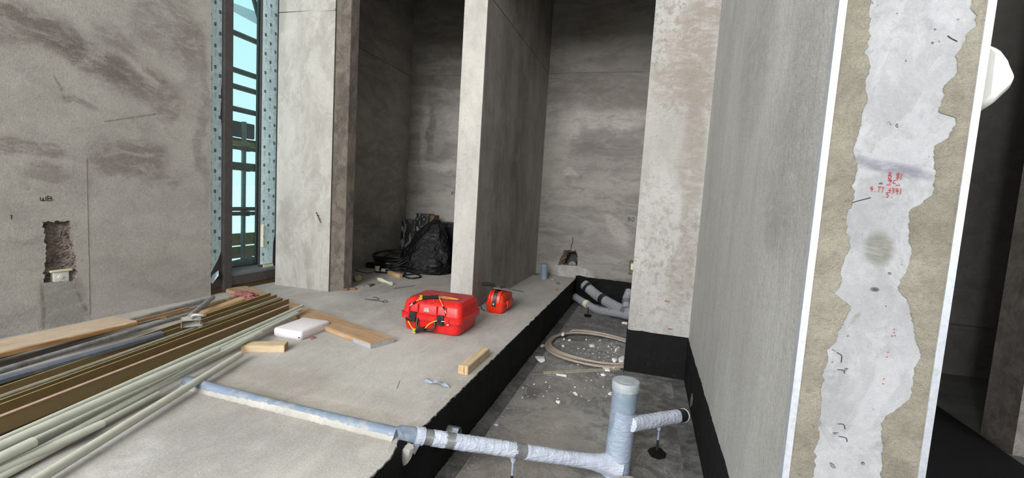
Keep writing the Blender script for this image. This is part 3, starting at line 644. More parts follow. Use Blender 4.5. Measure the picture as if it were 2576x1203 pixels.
for tx, px, py, h_, w_ in (('B 81', 2235, 449, .016, .0068), ('9C.', 2234, 461, .011, .0085), ('- -', 2231, 467, .006, .0085), ('4.77 +341', 2189, 482, .0145, .0066), ('.5.', 2217, 495, .0125, .008)):
    writing(mb, tx, onY(px, py, rm), (1, 0, -.04), (0, 0, 1), h_, w_, .0016)
for px, py in ((2248, 830), (2248, 838), (2250, 846), (2232, 888), (2230, 900), (2222, 955), (2220, 967)):
    a = onY(px, py, rm); mb.box((a.x, a.y, a.z), (a.x+.003, a.y+.0008, a.z+.003))
struct('end_wall_writing', mb, 'redmarker', 'red handwritten numbers on the bare concrete end', ef)
mb = MB()   # curved scratches
for (pts) in (((2105, 887), (2117, 895), (2116, 912)), ((2106, 930), (2122, 932), (2124, 940)), ((2108, 1067), (2122, 1068), (2126, 1080)), ((2110, 1098), (2128, 1102), (2131, 1112)), ((2137, 512), (2160, 505), (2180, 500), (2190, 497)), ((2384, 90), (2392, 96), (2408, 104))):
    mb.tube(catmull([onY(a, b, EY-.001) for a, b in pts], 4), .0012, 5)
struct('scratches', mb, 'marker', 'small dark curved scratches', ef)
# metal beads
def bead(name, x, sx_, label):
    mb = MB(); secs = []; k = 60
    for i in range(k+1):
        z = TZ+(TOP-TZ)*i/k; w = .0150+.0012*nz(z*3, x)
        secs.append([Vector((x-sx_*.003, EY-.0065, z)), Vector((x+sx_*w, EY-.0075+.0007*nz(z*8, x), z)), Vector((x+sx_*w, EY-.001, z)), Vector((x-sx_*.0, EY-.001, z)), Vector((x-sx_*.0, EY+.02, z)), Vector((x-sx_*.003, EY+.02, z))])
    mb.loft(secs); o = struct(name, mb, 'bead', label, None, 40)
bead('trim_2', RX, 1, 'bright galvanised corner bead between right wall and bare end face')
bead('trim_3', .783, -1, 'worn galvanised corner bead on the outer edge of the end face')

# dark room at the right
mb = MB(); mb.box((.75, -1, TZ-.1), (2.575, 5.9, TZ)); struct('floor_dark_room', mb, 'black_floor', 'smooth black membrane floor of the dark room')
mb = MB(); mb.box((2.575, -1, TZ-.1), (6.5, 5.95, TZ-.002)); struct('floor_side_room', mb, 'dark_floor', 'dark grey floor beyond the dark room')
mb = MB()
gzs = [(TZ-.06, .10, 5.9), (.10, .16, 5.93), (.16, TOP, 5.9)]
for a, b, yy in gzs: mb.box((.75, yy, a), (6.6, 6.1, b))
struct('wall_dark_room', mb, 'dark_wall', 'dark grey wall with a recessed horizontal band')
mb = MB(); mb.box((2.60, 3.97, TZ-.05), (6.5, 4.29, TOP)); struct('wall_dark_column', mb, 'dark_col', 'grey brown concrete column in the dark room')  # column widened to the right, out of view, to shade the wall behind
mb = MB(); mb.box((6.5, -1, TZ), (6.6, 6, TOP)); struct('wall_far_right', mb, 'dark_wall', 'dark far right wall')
# shell behind the camera
mb = MB(); mb.box((.95, -8.2, -.5), (1.2, .8, TOP)); struct('wall_light_block', mb, 'wall_right', 'unseen wall added right of the camera to keep light out of the dark room')  # unseen wall added to block light from the dark room
mb = MB(); mb.box((1.2, -1.1, -.5), (6.6, -1, TOP)); struct('wall_dark_room_rear', mb, 'dark_wall', 'rear wall of the dark room')
mb = MB(); mb.box((-4.6, -8.3, -.5), (-3.95, -8.2, TOP)); mb.box((.55, -8.3, -.5), (1.2, -8.2, TOP)); mb.box((-3.95, -8.3, -.5), (.55, -8.2, 2.2)); mb.box((-3.95, -8.3, 8.6), (.55, -8.2, TOP))
struct('wall_rear', mb, 'wall_left', 'rear wall around the tall glazed opening')
mb = MB(); mb.box((-4.7, -8.4, TOP), (6.7, BY+.5, TOP+.2)); struct('ceiling', mb, 'ceiling', 'concrete ceiling')
mb = MB(); mb.box((LW-.3, PY+.02, 3.55), (RX+.5, PY+.27, TOP)); mb.box((LW-.3, PY+.27, 4.95), (RX+.5, BY+.1, 5.05))
struct('ceiling_alcove', mb, 'ceiling', 'lintel and lowered ceiling over the alcoves')
mb = MB(); mb.box((LW-.3, WE, 5.2), (LW, 4.46, TOP)); mb.box((LW-.3, 4.46, 0), (LW-.02, 4.75, TOP)); struct('wall_window_head', mb, 'wall_left', 'wall around the narrow window')

# window_1 ---------------------------------------------------------
WX = -4.33
win = thing('window_1', 'tall narrow window with brown frame and blue film strips', None, (WX, 4.0, 0)); win['kind'] = 'structure'
def wb2(name, y0, y1, z0, z1, x0, x1, mat, lab=None, bev=.003):
    mb = MB(); mb.box((x0, y0, z0), (x1, y1, z1)); o = mb.build(name, mat, win, 30, bev)
    if lab: o['label'] = lab
    return o
WT = 5.2
wb2('stile', WE, 3.72, .16, WT, WX-.08, WX-.002, 'frame')
wb2('mullion', 3.705, 3.80, .03, WT, WX-.06, WX+.045, 'frame', 'protruding dark brown mullion')
wb2('stile', 4.205, 4.43, .16, WT, WX-.08, WX-.002, 'frame')
wb2('gap_shade_strip', 4.425, 4.47, .05, WT, WX-.03, WX+.03, 'gasket', 'black strip standing in for the dark gap beside the column')  # black bar stands in for the shaded gap next to the column
wb2('bottom_rail', 3.80, 4.43, .06, .185, WX-.06, WX+.03, 'frame')
wb2('bottom_rail', WE, 3.705, .06, .165, WX-.06, WX+.01, 'frame')
mb = MB(); mb.loft([[Vector((WX-.06, y, .16)), Vector((WX+.032, y, .165)), Vector((WX+.032, y, .19)), Vector((WX-.055, y, .245))] for y in (3.80, 4.43)]); mb.build('sill', 'sill', win, 30)['label'] = 'sloping grey glazing sill'
wb2('base_strip', WE, 4.47, 0, .06, WX-.06, WX+.0, 'sillwood', 'bronze brown base strip under the frame')
wb2('glazing_gasket', 3.80, 4.205, .245, .262, WX-.045, WX-.03, 'gasket'); wb2('glazing_gasket', 4.195, 4.205, .25, WT, WX-.045, WX-.03, 'gasket')
wb2('glass_pane', 3.80, 4.20, .26, WT, WX-.045, WX-.038, 'glass', 'teal tinted glass pane', 0)
mb = MB(); mb.box((WX-.05, 3.72, .0), (WX+.03, 3.79, .05)); mb.tube([(WX+.0, 3.745, 0), (WX+.0, 3.745, .05)], .02, 8); mb.build('mullion_foot', 'frame', win, 30)
# protective film strips with torn lower ends
def filmstrip(y0, y1, zb, zt, x, tear):
    mb = MB(); k = 60; vs = []
    for i in range(k+1):
        z = zb+(zt-zb)*i/k; ya, yb = tear(z, y0, y1); b = .0015*nz(z*6, y0)
        vs += [(x, ya, z), (x+.003+b, (ya*2+yb)/3, z), (x+.002-b, (ya+yb*2)/3, z), (x, yb, z)]
    mb.add(vs, [(i*4+j, i*4+j+1, i*4+j+5, i*4+j+4) for i in range(k) for j in range(3)])
    f = mb.build('protective_film', 'bluefilm', win, 60); f['label'] = 'pale blue protective film with torn lower end'
    m2 = MB(); m3 = MB(); cols = 3
    w = (y1-y0)/cols
    for c in range(cols):
        yc = y0+w*(c+.5); z = zb+.12+(c % 2)*.105+.03*c
        while z < zt-.05:
            ya, yb = tear(z, y0, y1)
            if ya+.02 < yc < yb-.02:
                for dy, dz in ((-.006, .010), (.008, .014), (.0, .002), (.012, .0), (-.004, -.010), (.007, -.013)):
                    cc = Vector((x+.0055, yc+dy, z+dz)); m2.add([cc+Vector((0, .0080*math.cos(a), .0050*math.sin(a)+.004*math.cos(a))) for a in [2*math.pi*q/6 for q in range(6)]], [tuple(range(6))])
                m3.box((x+.005, yc+.004, z-.11), (x+.0055, yc+.0055, z-.035)); m3.box((x+.005, yc+.011, z-.09), (x+.0055, yc+.0122, z-.04))
            z += .21
    a = m2.build('film_print', 'print', f); a['label'] = 'small navy logo marks printed on the film'; b = m3.build('film_text', 'printpurple', f); b['label'] = 'fine vertical purple print on the film'
filmstrip(WE, 3.703, .20, WT, WX+.001, lambda z, a, b: (a, b-max(0, (.42-z)*.62)-.02*(.5+nz(z*9))*(1 if 1.85 < z < 2.15 else 0)))
filmstrip(4.212, 4.425, .24, WT, WX+.001, lambda z, a, b: (a, b-(.025+.02*nz(z*25)) if z < .5 else b))
mb = MB(); mb.loft([[Vector(q) for q in ((WX+.004, 3.60, .20), (WX+.014, 3.66, .24), (WX+.05, 3.63, .20), (WX+.03, 3.58, .12), (WX+.01, 3.56, .14))], [Vector(q) for q in ((WX+.002, 3.60, .205), (WX+.012, 3.665, .25), (WX+.048, 3.635, .206), (WX+.028, 3.585, .126), (WX+.008, 3.565, .146))]]); mb.build('film_curl', 'bluefilm', win, 60)['label'] = 'curled torn end of blue film'
mb = MB(); mb.loft([[Vector((WX+.004+q*.01, 4.21+.012*q+.01*nz(zz*20), zz)) for q in range(3)]+[Vector((WX+.02, 4.235, zz)), Vector((WX+.012, 4.22, zz))] for zz in (.45, .50, .55, .60, .66, .72)]); mb.build('masking_tape', 'foamcream', win, 60)['label'] = 'yellowed loose tape hanging from the film'
mb = MB(); mb.box((WX+.004, 4.25, .185), (WX+.012, 4.40, .235)); mb.build('masking_tape', 'foamcream', win, 30)['label'] = 'yellowed tape along the film foot'
mb = MB(); P = onX(538, 155, WX+.006); mb.box((P.x, P.y-.03, P.z-.10), (P.x+.001, P.y-.018, P.z+.05)); mb.box((P.x, P.y-.045, P.z+.02), (P.x+.001, P.y-.035, P.z+.05)); mb.build('yellow_marks', 'foamgreen', win)['label'] = 'yellow marker writing on the film'

# outside ----------------------------------------------------------
mb = MB(); mb.box((-6.0, 2.5, -.15), (LW-.3, 12, .0)); mb.box((LW-.31, WE, -.15), (LW, 4.47, -.001)); struct('ledge', mb, 'parapet', 'grey concrete ledge outside the window')
sc = thing('scaffold', 'steel scaffold with deck boards standing outside the narrow window', 'scaffold', (-5.4, 4.95, 0))
mb = MB(); mb.tube([(-5.4, 4.96, 0), (-5.4, 4.96, 2.02)], .030, 14); mb.build('standard', 'tube', sc, 40)
for z in (3.13, 2.66, 2.45, 2.16, 1.38, 1.655, .83, .765):
    mb = MB(); mb.tube([(-5.36, 2.6, z), (-5.36, 8.5, z+.0)], .036 if z > 1.9 else .028, 12); mb.build('ledger', 'ledger', sc, 40)
mb = MB(); mb.box((-5.41, 2.6, 1.40), (-5.33, 8.5, 1.46)); mb.build('guard_board', 'deck', sc, 30, .003)
for z in (1.38, .765, 1.655):
    mb = MB(); mb.box((-5.42, 4.96-.035, z-.035), (-5.33, 4.96+.05, z+.035)); mb.tube([(-5.33, 4.97, z), (-5.30, 4.97, z)], .012, 8); mb.build('coupler', 'ledger', sc, 30, .006)
for i, (z0, z1, x0, x1, m_) in enumerate(((1.69, 1.75, -5.6, -5.35, 'toeboard'), (1.76, 1.80, -6.0, -5.5, 'deck'), (1.81, 2.02, -5.50, -5.46, 'deck'))):
    mb = MB(); mb.box((x0, 3.5, z0), (x1, 5.20 if z1 > 1.9 else 5.6, z1)); mb.build('deck_board', m_, sc, 30, .01)
for z0, z1, x in ((.30, .47, -5.52), (.13, .29, -5.46)):
    mb = MB(); mb.box((x-.04, 2.6, z0), (x, 9, z1)); mb.build('toe_board', 'toeboard', sc, 30, .004)
mb = MB(); P = onX(640, 30, -5.5); mb.tube([(-5.5, P.y-.05, P.z+.25), (-5.5, P.y+.10, P.z-.1)], .03, 10); mb.build('brace', 'ledger', sc, 40)
mb = MB(); mb.tube([(-5.5, P.y+.12, P.z-.4), (-5.5, P.y+.12, P.z+.9)], .03, 10); mb.build('brace', 'rustred', sc, 40)['label'] = 'rusty red steel post'
mb = MB(); A_ = [onX(574, 2, -5.6), onX(640, 28, -5.6), onX(652, 35, -5.6), onX(652, 64, -5.6), onX(574, 22, -5.6)]
mb.loft([[p for p in A_], [p+Vector((-.004, 0, 0)) for p in A_]]); tag(mb.build('debris_net', 'net', None), 'torn grey debris net hanging across the top of the scaffold', 'net')
mb = MB(); pts = catmull([(-5.2, 4.3, .02), (-5.2, 4.6, .05), (-5.15, 4.85, .09), (-5.1, 5.05, .06), (-5.1, 5.3, .03)], 5); mb.tube(pts, lambda t: .05+.05*math.sin(math.pi*t), 12, True, lambda d, a: 1+.2*nz(d*8, a))
tag(mb.build('crumpled_sheet', 'bagblack', None, 60), 'crumpled black plastic sheet lying on the ledge outside the window', 'sheet')
mb = MB(); mb.box((-9000, -9000, -61), (LW-3, 9000, -60)); struct('ground', mb, 'ground', 'pale hazy desert ground far below')

# ================================================================== OBJECTS
# --- pile of profiles, tubes and conduits on the left
def oriented(name, P0, P1, mat, fn, label=None, cat=None, group=None, smooth=35, bevel=0, upv=(0, 0, 1)):
    """object whose own x axis runs from P0 to P1; fn(mb, length) fills local geometry"""
    P0 = Vector(P0); P1 = Vector(P1); mb = MB(); fn(mb, (P1-P0).length)
    o = mb.build(name, mat, None, smooth, bevel, origin=(0, 0, 0)); place(o, frame(P0, P1, upv)); return tag(o, label, cat, group)
def ext(F, N, d): F = Vector(F); N = Vector(N); return N+(N-F).normalized()*d
def prism(mb, prof, L): mb.loft([[Vector((0, a, b)) for a, b in prof], [Vector((L, a, b)) for a, b in prof]])
def rod(mb, L, r, n=16, hollow=0): 
    if hollow:
        mb.tube([(hollow*.0, 0, 0), (L, 0, 0)], r, n, False); mb.tube([(0, 0, 0), (.12, 0, 0)], r-hollow, n, False); mb.add([(0, r*math.cos(2*math.pi*k/n), r*math.sin(2*math.pi*k/n)) for k in range(n)]+[(0, (r-hollow)*math.cos(2*math.pi*k/n), (r-hollow)*math.sin(2*math.pi*k/n)) for k in range(n)], [(k, (k+1) % n, n+(k+1) % n, n+k) for k in range(n)])
    else: mb.tube([(0, 0, 0), (.004, 0, 0), (L, 0, 0)], lambda t: r*(.8 if t == 0 else 1), n)
# brown U channels
fN = onZ(0, 1042, .095); fF = onZ(733, 762, .135); chd = (fF-fN).normalized()
side = Vector((-chd.y, chd.x, 0)).normalized()     # towards the wall
U = [(0, 0), (.075, 0), (.075, .085), (.072, .085), (.072, .003), (.003, .003), (.003, .085), (0, .085)]
def chan(name, F, N, w, h_, label, mat='brown_alu', lip=0.0, t_=.0035, group='brown aluminium channels in the pile'):
    P0 = Vector(F); P1 = ext(F, N, 1.3)
    def fn(mb, L):
        pr = [(0, 0), (w, 0), (w, h_), (w-t_-lip, h_), (w-t_-lip, h_-t_), (w-t_, h_-t_), (w-t_, t_), (t_, t_), (t_, h_-t_), (t_+lip, h_-t_), (t_+lip, h_), (0, h_)]
        prism(mb, pr, L)
    return oriented(name, P0, P1, mat, fn, label, 'channel', None, 30)
def lat(px, py, z): return onZ(px, py, z)
# front channel: tall face towards the camera with a dusty flange on top
t = thing('metal_channel', 'long brown channel at the front of the profile pile, dusty pinkish top flange', 'channel', (0, 0, 0))
F0 = onZ(727, 768, .13); N0 = onZ(0, 1050, .092); P1 = ext(F0, N0, 1.2)
Mx = frame(F0, P1); t.matrix_world = Mx; L = (P1-F0).length
def loc_build(name, mat, fn, parent, lab=None, bev=0, smooth=30):
    mb = MB(); fn(mb); o = mb.build(name, mat, None, smooth, bev, origin=(0, 0, 0)); o.location = (0, 0, 0); o.parent = parent
    if lab: o['label'] = lab
    return o
# local: x along towards viewer, y = z cross x ; find sign toward wall
ysgn = 1 if (Mx.to_3x3() @ Vector((0, 1, 0))).dot(side) > 0 else -1
loc_build('web', 'brown_alu', lambda mb: (mb.box((0, min(0, ysgn*.004), -.082), (L, max(0, ysgn*.004), 0)), mb.box((0, min(0, ysgn*.05), -.082), (L, max(0, ysgn*.05), -.078))), t)
loc_build('flange', 'brown_pale', lambda mb: mb.box((-.03, min(-ysgn*.004, ysgn*.016), .0005), (L, max(-ysgn*.004, ysgn*.016), .004)), t, 'dusty pinkish top flange')
M['pale_edge'] = plain('pale_channel_edge', (182, 166, 124), .5, 0, .12, 30, .1)  # paler colour for the strips along the channel top edges
def channel2(fr, rr_, zf, zn, label):
    A0 = onZ(fr[0], fr[1], zf); A1 = ext(A0, onZ(0, fr[2], zn), 1.2); B0 = onZ(rr_[0], rr_[1], zf); B1 = ext(B0, onZ(0, rr_[2], zn), 1.2)
    t = thing('metal_channel', label, 'channel', A0); d = (A1-A0).normalized(); w = Vector((-d.y, d.x, 0)); w = w if w.dot(side) > 0 else -w
    dn = Vector((0, 0, -.078)); k = .004; mb = MB()
    def sec(A, B): return [A+dn, B+dn, B, B-w*k, B-w*k+dn*.95, A+w*k+dn*.95, A+w*k, A]
    mb.loft([sec(A0, B0), sec(A1, B1)]); mb.build('body', 'brown_alu', t, 30)
    mb = MB()
    for P, Q in ((A0, A1), (B0-w*k, B1-w*k)): mb.loft([[X+w*o_+Vector((0, 0, z_)) for o_, z_ in ((-.0005, .0003), (k+.0005, .0003), (k+.0005, .0022), (-.0005, .0022))] for X in (P, Q)])
    mb.build('pale_edge', 'pale_edge', t, 30)['label'] = 'paler top edges'
channel2((727, 752, 1019), (710, 750, 1007), .145, .098, 'long brown channel with golden outer side, second from the front of the profile pile')
channel2((697, 741, 975), (680, 737, 962), .145, .098, 'long slim brown channel at the wall side of the profile pile')
F = onZ(703, 750, .135); N = onZ(0, 1000, .085)
oriented('metal_bar', F, ext(F, N, 1.2), 'pale_bar', lambda mb, L: prism(mb, [(-.012, -.02), (.012, -.02), (.012, .004), (.007, .010), (-.007, .010), (-.012, .004)], L), 'long pale dusty round-backed bar lying between two brown channels', 'bar')
# conduits
def conduit(fx, fy, zf, nx_, ny_, zn, r, label):
    F = onZ(fx, fy, zf); N = onZ(nx_, ny_, zn)
    return oriented('conduit_pipe', F, ext(F, N, .9), 'conduit', lambda mb, L: mb.tube([(-r*.22, 0, 0), (0, 0, 0), (L, 0, 0)], lambda t_: r*(.72 if t_ == 0 else 1), 18), label, 'pipe', 'off-white conduits in the pile')
conduit(762, 769, .100, 0, 1108, .064, .0140, 'thin off-white conduit reaching farthest over the orange plank, next to the brown channel')
conduit(757, 779, .085, 0, 1131, .040, .0140, 'thin off-white conduit second from the brown channel, tip over the orange plank')
conduit(748, 789, .075, 0, 1150, .024, .0150, 'thin off-white conduit third from the brown channel, tip beside the white block')
conduit(655, 837, .078, 0, 1186, .022, .0170, 'off-white conduit ending above the small timber block')
conduit(549, 878, .118, 0, 1124, .094, .0210, 'thick off-white conduit on top of the bundle, ending left of the timber block')
conduit(605, 892, .054, 98, 1205, .038, .0205, 'thick off-white conduit nearest the bare floor, crossing the buried pipe')
conduit(398, 990, .030, 0, 1203, .020, .0140, 'thin off-white conduit with black print, ending short of the buried pipe')
conduit(258, 1066, .046, 0, 1184, .036, .0180, 'off-white conduit whose blunt end lies in the middle of the bundle')
conduit(85, 1112, .084, 0, 1153, .078, .0215, 'thick off-white conduit whose rounded tip just enters at the left edge')
# scaffold tubes and rails behind
def tubeobj(name, F, N, d, r, mat, label, cat='pipe', hollow=.004):
    return oriented(name, F, ext(F, N, d), mat, lambda mb, L: rod(mb, L, r, 18, hollow), label, cat)
tubeobj('steel_tube', onZ(500, 783, .085), onZ(0, 934, .115), 1.0, .0178, 'galv', 'grey steel scaffold tube running along the near edge of the left plank')
tubeobj('steel_tube', onZ(527, 752, .025), onZ(338, 804, .03), 1.2, .0165, 'galv', 'dark grey steel tube tight against the foot of the left wall')
F = onZ(408, 838, .125); N = onZ(0, 954, .125)
oriented('steel_rail', F, ext(F, N, 1.0), 'steel_blue', lambda mb, L: prism(mb, [(-.014, -.022), (.014, -.022), (.016, .0), (.006, .012), (-.012, .014), (-.018, 0)], L), 'blue-grey steel rail lying between the scaffold tube and the brown channels', 'rail')
tubeobj('round_timber', onZ(603, 749, .035), onZ(500, 778, .035), .35, .030, 'wood_dark', 'dusty brown round timber pole with its end at the red rag', 'timber', 0)
F = onZ(607, 752, .08); N = onZ(500, 792, .08)
oriented('wood_strip', F, ext(F, N, .12), 'wood_baton', lambda mb, L: mb.loft([rrect(-.038, .038, -.016, .016, .012, 0)]) if False else prism(mb, [(-.042, -.014), (.042, -.014), (.046, .0), (.036, .012), (-.036, .012), (-.046, 0)], L), 'smooth orange wooden strip lying beside the brown channels', 'wood strip', None, 40)
F = onZ(472, 776, .03); N = onZ(330, 812, .03)
oriented('wood_strip', F, ext(F, N, .5), 'wood_edge', lambda mb, L: mb.box((0, -.02, -.01), (L, .02, .01)), 'thin orange wooden lath under the scaffold tube beside the wall', 'wood strip', None, 40, .002)
# left pale plank
F = (onZ(285, 797, .13)+onZ(345, 812, .13))/2; P0 = onZ(318, 803, .13); Nn = (onZ(0, 855, .13)+onZ(0, 905, .13))/2
A1 = onZ(283, 796, .13); A2 = onZ(348, 812, .13); B1 = onZ(0, 854, .13); B2 = onZ(0, 898, .13)
dirp = (A1-B1).normalized(); wv = (A2-A1); wv -= dirp*wv.dot(dirp); wv = wv.normalized()
t = thing('scaffold_board', 'thick pale wooden plank leaning along the left wall at the left edge', 'plank', A1)
def slab(mb, a, d, w, L, wid, th): 
    u = d.cross(w).normalized(); u = u if u.z > 0 else -u
    vs = [a, a+w*wid, a+w*wid-d*L, a-d*L]; mb.loft([[p-u*th for p in vs], vs])
t.matrix_world = frame(A1, A1-dirp, (0, 0, 1)); Lp = 2.3
ys2 = 1 if (frame(A1, A1-dirp).to_3x3() @ Vector((0, 1, 0))).dot(wv) > 0 else -1
def plk(mb):
    w = .255; secs = []
    for i in range(24):
        x = Lp*i/23; j = .003*nz(x*6, 1); secs.append([Vector((x, 0, -.038)), Vector((x, ys2*w, -.038)), Vector((x, ys2*(w+j), -.008)), Vector((x, ys2*(w-.008+j), 0)), Vector((x, ys2*.006, 0)), Vector((x, 0, -.006))])
    mb.loft(secs)
loc_build('board', 'wood_pale', plk, t)
loc_build('splintered_edge', 'wood_edge', lambda mb: mb.loft([[Vector((Lp*i/60, ys2*.256, -.037)), Vector((Lp*i/60, ys2*(.259+.003*nz(i*.7)), -.03)), Vector((Lp*i/60, ys2*(.2595+.003*nz(i*.9, 3)), -.012)), Vector((Lp*i/60, ys2*.254, -.006+.004*nz(i*.5, 1)))] for i in range(61)]), t, 'orange splintered sawn edge')
# tube with fork clamp
TB0 = onZ(535, 748, .135); TB1 = onZ(482, 793, .165)
t = thing('clamp_prop', 'short grey steel tube with zinc fork bracket and bolt lying across the pile', 'scaffold clamp', TB1)
mb = MB(); dT = (TB1-TB0).normalized(); mb.tube([TB0, TB1+dT*.02], .020, 18, True); mb.build('tube', 'galv', t, 40)
c = onZ(455, 813, .165); a = onZ(503, 796, .185); b_ = onZ(511, 820, .150)
ax = ((a+b_)/2-c); ax.z = 0; Lf = ax.length; ax = ax.normalized(); sdv = Vector((0, 0, 1)); wv2 = ax.cross(sdv)
FM = Matrix.Translation(c) @ Matrix((ax, wv2, sdv)).transposed().to_4x4() @ Matrix.Rotation(R(-28), 4, 'X')
hs, hwid, th = .034, .024, .0035
mb = MB(); mb.box((0, -hwid, -hs), (th*2, hwid, hs), FM); mb.box((0, -hwid, hs-th*2), (Lf, hwid*.7, hs), FM); mb.box((0, -hwid, -hs), (Lf*1.05, hwid*.7, -hs+th*2), FM); mb.box((-.002, -hwid-.002, -hs), (Lf*.85, -hwid+.002, -hs+.012), FM); mb.box((-.002, -hwid-.002, hs-.012), (Lf*.8, -hwid+.002, hs), FM); mb.build('fork_bracket', 'galv_bright', t, 40, .0015)
mb = MB(); mb.tube([FM @ Vector((-.001, 0, 0)), FM @ Vector((th*2+.0015, 0, 0))], .009, 12); mb.build('bolt_hole_shade', 'gasket', t, 40)  # black disc stands in for the shade in the drilled hole
bx = Lf*.93; b0 = FM @ Vector((bx, 0, hs*1.75)); b1 = FM @ Vector((bx, 0, -hs*1.75))
mb = MB(); mb.tube([b0, b1], .0075, 10); mb.build('bolt', 'galv_bright', t, 40)
for s_, e_ in ((.05, .20), (.70, .80), (.86, .97)):
    mb = MB(); mb.tube([b0.lerp(b1, s_), b0.lerp(b1, e_)], .0155, 6); mb.build('nut', 'galv_bright', t, 25, .001)
mb = MB(); mb.tube(catmull([FM @ Vector(v) for v in ((bx+.03, 0, hs*1.6), (bx+.01, .01, hs*2.0), (bx-.03, .0, hs*2.0), (bx-.05, 0, hs*1.5), (bx-.045, 0, hs*1.1))], 4), .011, 10); mb.build('coupler_jaw', 'galv_bright', t, 40)
# red rag
def lump(name, c, r, mat, seed, label, cat, sub=3, amp=.25, fr=3.0, flat=True, group=None, parent=None, smooth=60):
    bm = bmesh.new(); bmesh.ops.create_icosphere(bm, subdivisions=sub, radius=1); mb = MB()
    vs = []
    for v in bm.verts:
        p = v.co.copy(); k = 1+amp*nz(p.x*fr+seed, p.y*fr, p.z*fr)+amp*.5*nz(p.x*fr*2.3, p.y*fr*2.3+seed, p.z*fr*2.3)
        vs.append(Vector((c[0]+p.x*r[0]*k, c[1]+p.y*r[1]*k, max(c[2]-r[2]*.96, c[2]+p.z*r[2]*k) if flat else c[2]+p.z*r[2]*k)))
    mb.add(vs, [tuple(v.index for v in f.verts) for f in bm.faces]); bm.free()
    o = mb.build(name, mat, parent, smooth); 
    return tag(o, label, cat, group) if parent is None else o
M['rag'] = plain('red_rag', (138, 80, 80), .9, 0, .25, 20, .8, dirt=((176, 140, 132), 16, .6))
p = onZ(618, 750, .035); lump('rag', (p.x-.03, p.y+.02, .042), (.14, .09, .045), 'rag', 3.3, 'crumpled dusty red rag at the end of the round timber', 'rag', 4, .45, 3.2)
# orange scaffold board
A = onZ(620, 728, 0); Bc = onZ(992, 862, 0); Dd = onZ(924, 881, 0)
dr = (Bc-A).normalized(); Lq = (Bc-A).length; Wd = .225
t = thing('scaffold_board', 'long orange-brown wooden plank with grey painted tip lying on the floor', 'plank'); FRM = frame(Vector((A.x, A.y, 0)), Vector((Bc.x, Bc.y, 0))); t.matrix_world = FRM
# local y positive is left of direction; plank body lies to the camera side (negative y)
loc_build('board', 'wood_orange', lambda mb: mb.loft([[Vector(q) for q in ((x, 0, .002), (x, -Wd, .002), (x, -Wd, .040), (x, 0, .040))] for x in (0, Lq*.3, Lq*.7, Lq-.004)]), t, None, .004)
loc_build('painted_tip', 'grey_paint', lambda mb: (mb.box((Lq-.003, -Wd-.0012, .001), (Lq, .0012, .036)), mb.box((Lq-.22, -Wd-.0016, .001), (Lq, -Wd+.001, .034)), mb.box((Lq-.10, -.001, .001), (Lq, .0016, .034))), t, 'grey painted end band')
# white foam block
A = onZ(757, 858, 0); t_ = [onZ(a, b, 0) for a, b in ((693, 848), (757, 858), (816, 831))]
e1 = (t_[0]-t_[1]); e2 = (t_[2]-t_[1]); L1 = e1.length; 
mb = MB(); secs = []
e1n = e1.normalized(); e2n = (e2-e1n*e2.dot(e1n)).normalized()
cc = t_[1]+e1n*.13+e2n*.18
for z, k in ((.0, .93), (.012, .99), (.03, 1.0), (.055, 1.0), (.066, .97), (.070, .92)):
    secs.append([cc+e1n*(q.x*k)+e2n*(q.y*k)+Vector((0, 0, z+.0025*nz(q.x*9, q.y*9, 1)*(z > .04))) for q in rrect(-.13, .13, -.18, .18, .022, 0, 5)])
mb.loft(secs); ob = mb.build('foam_block', 'foamwhite', None, 40); tag(ob, 'white rectangular foam block lying in front of the orange plank', 'block')
mb = MB(); q = onZ(752, 850, .03); mb.tube([q+Vector((.0, -.004, 0)), q+Vector((.0, .004, 0))], .005, 8)
t2 = mb.build('dent_shade', 'gasket', ob, 40)  # small black disc stands in for the shade of a dent
mb = MB(); mb.add([onZ(778, 850, .004), onZ(790, 846, .003), onZ(797, 849, .004), onZ(783, 855, .003), onZ(778, 850, .001), onZ(790, 846, .0005), onZ(797, 849, .001), onZ(783, 855, .0005)], [(0, 1, 2, 3), (0, 1, 5, 4), (1, 2, 6, 5), (2, 3, 7, 6), (3, 0, 4, 7)]); tag(mb.build('scrap_strip', 'rag', None), 'tiny red and grey scrap beside the white foam block', 'scrap')
# small timber block under the conduits
A = onZ(715, 887, 0); B_ = onZ(606, 888, 0); Cc = onZ(722, 874, 0)
dd = (A-B_).normalized()
def block(name, P0, P1, w, h_, mat, label, endmat=None, sgn=1, z0=0.0, bev=.003):
    t = thing(name, label, 'timber block'); t.matrix_world = frame(Vector((P0.x, P0.y, z0)), Vector((P1.x, P1.y, z0))); L = (Vector((P1.x, P1.y, 0))-Vector((P0.x, P0.y, 0))).length
    loc_build('timber', mat, lambda mb: mb.box((0, min(0, sgn*w), 0), (L, max(0, sgn*w), h_)), t, None, bev)
    loc_build('sawn_end', 'wood_edge', lambda mb: mb.box((L-.0005, min(.004*sgn, sgn*(w-.004)), .004), (L+.0008, max(.004*sgn, sgn*(w-.004)), h_-.004)), t, 'darker sawn end grain'); return t
block('timber_block', B_, A, .10, .052, 'wood_block', 'small pale timber block lying under the conduit tips')
